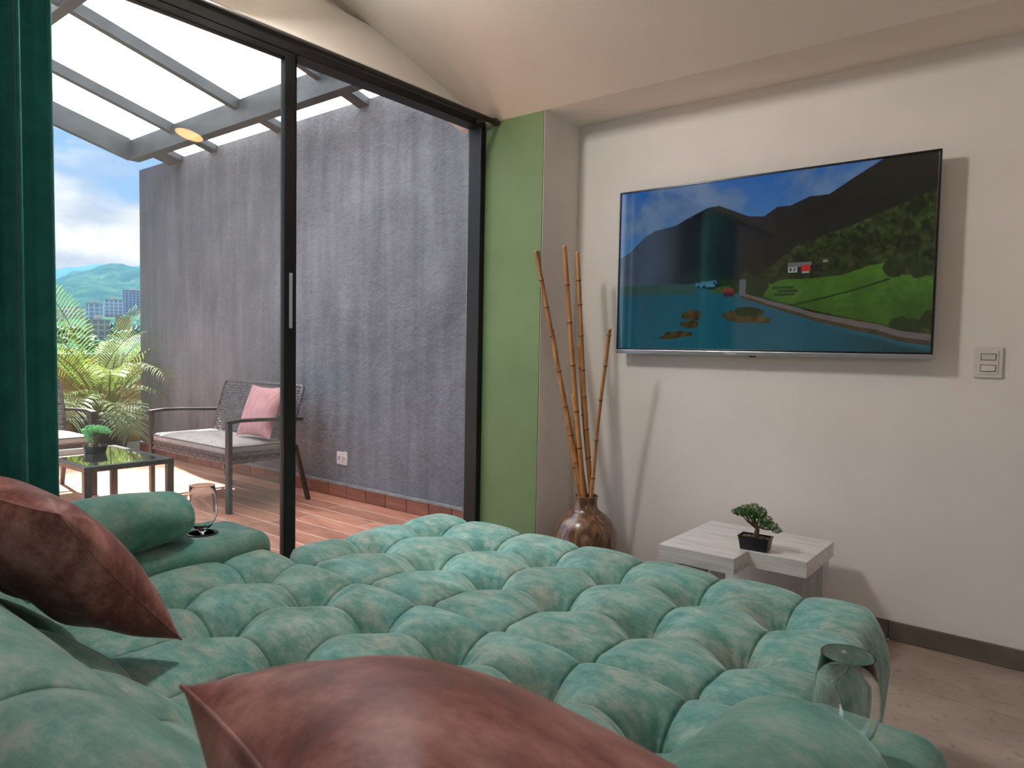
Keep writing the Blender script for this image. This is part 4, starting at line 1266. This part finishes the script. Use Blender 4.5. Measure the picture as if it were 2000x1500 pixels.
# ------------------------------------------------------------------ potted palm
def palm():
    cx, cy = -8.40, 3.30
    t = thing('potted_palm', 'big feathery green palm in a charcoal pot at the terrace corner', 'plant', (cx, cy, 0))
    prof = [(0, 0), (.22, 0), (.235, .02), (.285, .28), (.30, .30), (.335, .305), (.345, .325), (.345, .35), (.335, .365), (.300, .365), (.29, .33), (0, .32)]
    part('pot', MB().lathe(prof, 48, (cx, cy, 0)), M['potgrey'], t, smooth=True, angle=35)
    # scalloped rim
    mb = MB()
    pts = []
    for i in range(97):
        q = 2 * math.pi * i / 96
        pts.append((cx + (.345 + .006 * math.sin(q * 24)) * math.cos(q), cy + (.345 + .006 * math.sin(q * 24)) * math.sin(q), .352 + .006 * math.sin(q * 24)))
    part('pot_rim', mb.tube(pts, .014, 8, cap=False), M['potgrey'], t, smooth=True)
    part('soil', MB().lathe([(0, .335), (.29, .332)], 30, (cx, cy, 0)), M['soil'], t)
    r = random.Random(21)
    def frond(az, elev, L, droop, leaf, matk, base=None, twist=0.0, dens=1.0):
        az = math.radians(az); elev = math.radians(elev)
        b = Vector(base) if base else Vector((cx + r.uniform(-.1, .1), cy + r.uniform(-.1, .1), .34))
        n = 18; pts = [b]; e = elev
        hd = Vector((math.cos(az), math.sin(az), 0))
        for i in range(n):
            f = (i + 1) / n
            e2 = elev - math.radians(droop) * f ** 1.6
            pts.append(pts[-1] + (hd * math.cos(e2) + Vector((0, 0, 1)) * math.sin(e2)) * (L / n))
        mb = MB().tube(pts, [.010 * (1 - .8 * i / n) + .001 for i in range(n + 1)], 5)
        side = hd.cross(Vector((0, 0, 1))).normalized()
        nl = int(32 * dens)
        V = []; F = []
        for i in range(nl):
            f = .32 + .68 * i / (nl - 1)
            k = f * n; k0 = min(int(k), n - 1); p = pts[k0].lerp(pts[k0 + 1], k - k0)
            d = (pts[k0 + 1] - pts[k0]).normalized()
            upn = side.cross(d).normalized()
            prof_ = math.sin(math.pi * min(1, (f - .28) / .78)) ** .55
            ll = leaf * (.35 + .65 * prof_) * r.uniform(.88, 1.1)
            for s in (-1, 1):
                fwd = .55 + .5 * f
                dr = (side * s * 1.0 + d * fwd + upn * (.42 + twist) + Vector((0, 0, -.10))).normalized()
                w = .0046
                wv = d.cross(dr).cross(dr).normalized() * w
                if wv.length < .001: wv = d * w
                a0 = p; a1 = p + dr * ll * .5 ; a2 = p + dr * ll * .82 + Vector((0, 0, -ll * .10)); a3 = p + dr * ll + Vector((0, 0, -ll * .26))
                q = len(V)
                V += [a0 - wv * .5, a0 + wv * .5, a1 + wv, a1 - wv, a2 + wv * .7, a2 - wv * .7, a3]
                F += [(q, q + 1, q + 2, q + 3), (q + 3, q + 2, q + 4, q + 5), (q + 5, q + 4, q + 6)]
        o = part('frond', mb, M['stem'], t, smooth=False)
        lf = MB().add([tuple(v) for v in V], F)
        part('leaflets', lf, M[matk], o, stuff=True)
    # azimuth: 0 = +x (towards the door), 90 = +y, -90 = towards -y
    spec = [(-78, 70, 1.75, 42, .36, 'palm'), (-88, 64, 1.70, 50, .36, 'palm'), (-68, 76, 1.60, 30, .34, 'palm'), (40, 60, 1.60, 60, .34, 'palm'), (5, 58, 1.45, 85, .34, 'palm_pale'), (-60, 62, 1.25, 50, .34, 'palm'), (60, 66, 1.50, 38, .34, 'palm'), (85, 60, 1.15, 60, .32, 'palm'), (20, 50, 1.15, 95, .34, 'palm_pale'), (0, 40, 1.00, 105, .34, 'palm_pale'),
            (45, 48, 1.30, 85, .36, 'palm_pale'), (-35, 45, 1.05, 95, .34, 'palm_pale'), (-70, 40, 1.15, 80, .34, 'palm'), (-95, 50, 1.20, 75, .34, 'palm'), (-110, 62, 1.40, 55, .34, 'palm'), (120, 68, 1.30, 50, .30, 'palm'),
            (150, 66, 1.25, 55, .32, 'palm'), (-150, 64, 1.20, 60, .32, 'palm'), (-20, 62, 1.20, 80, .32, 'palm'), (10, 72, 1.30, 55, .30, 'palm_pale'), (-50, 25, .95, 70, .30, 'palm'), (-85, 28, 1.05, 65, .30, 'palm'),
            (-10, 20, .75, 60, .28, 'palm_pale'), (30, 30, .85, 90, .28, 'palm_pale'), (70, 35, .95, 75, .30, 'palm'), (100, 76, 1.35, 25, .28, 'palm'), (-100, 35, 1.1, 95, .32, 'palm'), (-65, 50, 1.1, 110, .34, 'palm'),
            (-80, 58, 1.35, 70, .36, 'palm'), (55, 55, 1.2, 60, .32, 'palm_pale')]
    for s in spec: frond(*s)
    for i in range(7):
        a = r.uniform(0, 6.28); b0 = Vector((cx + .08 * math.cos(a), cy + .08 * math.sin(a), .33))
        part('cane', MB().tube([b0, b0 + Vector((.05 * math.cos(a), .05 * math.sin(a), .35)), b0 + Vector((.14 * math.cos(a), .14 * math.sin(a), .75))], [.015, .012, .008], 7), M['stem'], t, smooth=True)
palm()

# ================================================================== CITY AND HILLS
def hills():
    # polar terrain: azimuth measured from +y towards -x
    az = np.radians(np.linspace(20, 130, 150)); R = np.concatenate([np.linspace(40, 900, 50), np.linspace(950, 2600, 40)])
    A, D = np.meshgrid(az, R, indexing='ij')
    deg = np.degrees(A)
    r = np.random.default_rng(4)
    def nz(a, b, s, seed):
        g = np.random.default_rng(seed).random((64, 64)); x = (a * s) % 63; y = (b * s) % 63
        xi = x.astype(int); yi = y.astype(int); fx = x - xi; fy = y - yi; fx = fx * fx * (3 - 2 * fx); fy = fy * fy * (3 - 2 * fy)
        return (g[xi, yi] * (1 - fx) + g[(xi + 1) % 64, yi] * fx) * (1 - fy) + (g[xi, (yi + 1) % 64] * (1 - fx) + g[(xi + 1) % 64, (yi + 1) % 64] * fx) * fy
    X = -np.sin(A) * D; Y = np.cos(A) * D
    top = np.interp(deg, [20, 58, 66, 68.5, 70, 71.8, 76, 82, 130], [.10, .105, .094, .086, .080, .067, .055, .06, .05])
    base = -55 + (D > 200) * 0
    valley = np.interp(D, [40, 150, 250, 350, 600, 700, 800, 1000, 2600], [-14, -7, -2, 2, 15, 23, 28, 33, 33])
    rid = np.clip((D - 900) / 900, 0, 1); rid = rid * rid * (3 - 2 * rid)
    fall = np.clip((D - 1900) / 700, 0, 1)
    Z = valley + rid * (top * 1800 - 33) * (.90 + .10 * nz(X / 100 + 40, Y / 100 + 40, 1.6, 2)) * (1 - fall)
    Z += (nz(X / 50 + 90, Y / 50 + 90, 1.0, 5) - .5) * np.interp(D, [40, 900, 1500], [2, 8, 30])* (.15 + .85 * (rid > 0))
    mb = MB().grid(np.stack([X, Y, Z], -1))
    mt, nt, b = mat_base('wooded_hills', (.1, .2, .1), 1.0, 0, 0)
    vec = coords(nt, (1, 1, 1))
    n1 = noise(nt, vec, .028, 9, .72)
    r1 = ramp(nt, [(.35, (.012, .045, .045)), (.5, (.022, .070, .050)), (.66, (.070, .12, .055))])
    nt.links.new(n1, r1.inputs[0])
    # air haze mixed into the colour: farther ground is bluer
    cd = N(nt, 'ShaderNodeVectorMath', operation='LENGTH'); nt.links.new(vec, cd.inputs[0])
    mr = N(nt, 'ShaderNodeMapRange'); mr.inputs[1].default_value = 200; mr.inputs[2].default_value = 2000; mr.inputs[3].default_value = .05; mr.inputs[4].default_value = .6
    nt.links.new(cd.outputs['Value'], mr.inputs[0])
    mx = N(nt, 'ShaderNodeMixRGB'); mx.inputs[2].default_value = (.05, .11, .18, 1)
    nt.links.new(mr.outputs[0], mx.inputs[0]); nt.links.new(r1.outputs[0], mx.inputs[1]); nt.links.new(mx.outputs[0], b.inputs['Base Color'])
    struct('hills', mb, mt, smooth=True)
    # far blue range
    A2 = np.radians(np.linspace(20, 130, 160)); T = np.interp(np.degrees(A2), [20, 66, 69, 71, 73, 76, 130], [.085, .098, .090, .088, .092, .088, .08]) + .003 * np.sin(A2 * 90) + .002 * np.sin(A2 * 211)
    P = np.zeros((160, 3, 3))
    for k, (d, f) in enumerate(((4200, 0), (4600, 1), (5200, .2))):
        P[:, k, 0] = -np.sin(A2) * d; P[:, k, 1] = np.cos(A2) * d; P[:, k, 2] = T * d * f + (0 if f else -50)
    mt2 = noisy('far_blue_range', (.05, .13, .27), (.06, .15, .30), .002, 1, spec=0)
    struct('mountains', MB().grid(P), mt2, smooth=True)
hills()

def facade(name, wall, glass, sx, sz, band=.45):
    mt, nt, b = mat_base(name, wall, .8, 0, .2)
    vec = coords(nt, (1 / sx, 1 / sx, 1 / sz))
    br = N(nt, 'ShaderNodeTexBrick'); br.offset = 0
    br.inputs['Color1'].default_value = (*glass, 1); br.inputs['Color2'].default_value = (*[g * 1.2 for g in glass], 1); br.inputs['Mortar'].default_value = (*wall, 1)
    br.inputs['Scale'].default_value = 1; br.inputs['Mortar Size'].default_value = .14; br.inputs['Brick Width'].default_value = 1; br.inputs['Row Height'].default_value = 1
    sp = N(nt, 'ShaderNodeSeparateXYZ'); cb = N(nt, 'ShaderNodeCombineXYZ')
    nt.links.new(vec, sp.inputs[0])
    ad = N(nt, 'ShaderNodeMath', operation='ADD'); nt.links.new(sp.outputs[0], ad.inputs[0]); nt.links.new(sp.outputs[1], ad.inputs[1])
    nt.links.new(ad.outputs[0], cb.inputs[0]); nt.links.new(sp.outputs[2], cb.inputs[1])
    nt.links.new(cb.outputs[0], br.inputs['Vector']); nt.links.new(br.outputs[0], b.inputs['Base Color'])
    return mt
fw1 = facade('grey_tower_front', (.55, .58, .68), (.24, .28, .42), 3.2, 2.6)
fw2 = facade('white_block_front', (.74, .75, .80), (.34, .38, .50), 3.4, 3.0)
fw3 = facade('beige_block_front', (.62, .54, .46), (.34, .30, .28), 2.4, 2.4)
fw4 = facade('orange_block_front', (.66, .36, .18), (.42, .30, .22), 2.4, 2.4)
def building(x, y, z0, z1, w, d, mat, label, name='apartment_building', roof=True):
    t = thing(name, label, 'building', (x, y, z0))
    a = math.atan2(-x, y)       # turn the front towards the terrace
    t.rotation_euler = (0, 0, a)
    part('walls', MB().box(-w / 2, w / 2, 0, d, -25, z1 - z0), mat, t, world=False)
    part('roof', MB().box(-w / 2 - .3, w / 2 + .3, -.3, d + .3, z1 - z0, z1 - z0 + .5), M['light_metal'], t, world=False)
    if roof: part('roof_room', MB().box(-w * .15, w * .2, d * .3, d * .7, z1 - z0 + .5, z1 - z0 + 2.6), M['light_metal'], t, world=False)
building(-734.3, 317.4, 29.6, 52.0, 16.5, 14, fw1, 'tall grey gridded tower block at the right of the skyline beside the dark wall', 'tower_block')
building(-648.0, 264.6, 25.5, 37.0, 14.4, 12, fw2, 'wide white apartment block left of the tall grey tower')
building(-560.0, 215.3, 16.7, 28.6, 10.2, 10, fw2, 'pale grey apartment block behind the upright palm fronds')
building(-326.2, 126.9, 3.5, 10.1, 8.6, 8, fw3, 'low beige building below the pale grey block')
building(-568.3, 192.5, 17.6, 22.8, 11.0, 9, fw2, 'long low white building at the far left under the hill', roof=False)
building(-284.9, 93.9, 3.0, 9.2, 3.4, 6, fw1, 'narrow grey building beside the edge of the curtain', roof=False)
building(-322.7, 135.5, 5.1, 12.0, 5.8, 6, fw4, 'small orange building among the palm fronds', roof=False)
building(-366.5, 160.1, 2.8, 8.2, 5.4, 6, fw2, 'small white building just left of the dark wall edge', roof=False)
building(-611.7, 219.9, 22.6, 27.2, 15.2, 9, fw2, 'long low white building at the foot of the hill', roof=False)

# trees in the valley
def far_tree(x, y, z, s, seed):
    r = np.random.default_rng(seed)
    bl = [(r.normal() * s * .35, r.normal() * s * .35, s * (.9 + .3 * r.random()), s * .5, s * .5, s * .42) for _ in range(4)]
    t = thing('valley_tree', 'dark green round tree in the valley between the city buildings', 'tree', (x, y, z), 0, 'trees in the valley')
    part('crown', leaf_cloud(bl, 260, s * .16, seed, .8), mt_tree, t, world=False, stuff=True)
    part('trunk', MB().tube([(0, 0, -s), (0, 0, s * .9)], s * .06, 6), M['bark'], t, world=False)
mt_tree = leafy('valley_leaf', (.05, .14, .13), (.07, .19, .15), (.14, .27, .16), .1, .5)
rt_ = random.Random(5)
placed = []
for i in range(60):
    a = math.radians(rt_.uniform(64.5, 74)); d = rt_.uniform(200, 430)
    z = np.interp(d, [40, 150, 250, 350, 600], [-14, -7, -2, 2, 15])
    if any(math.hypot(-math.sin(a) * d - q[0], math.cos(a) * d - q[1]) < 7 for q in placed): continue
    placed.append((-math.sin(a) * d, math.cos(a) * d))
    far_tree(-math.sin(a) * d, math.cos(a) * d, float(z) - .5, rt_.uniform(2.2, 4.0), i)
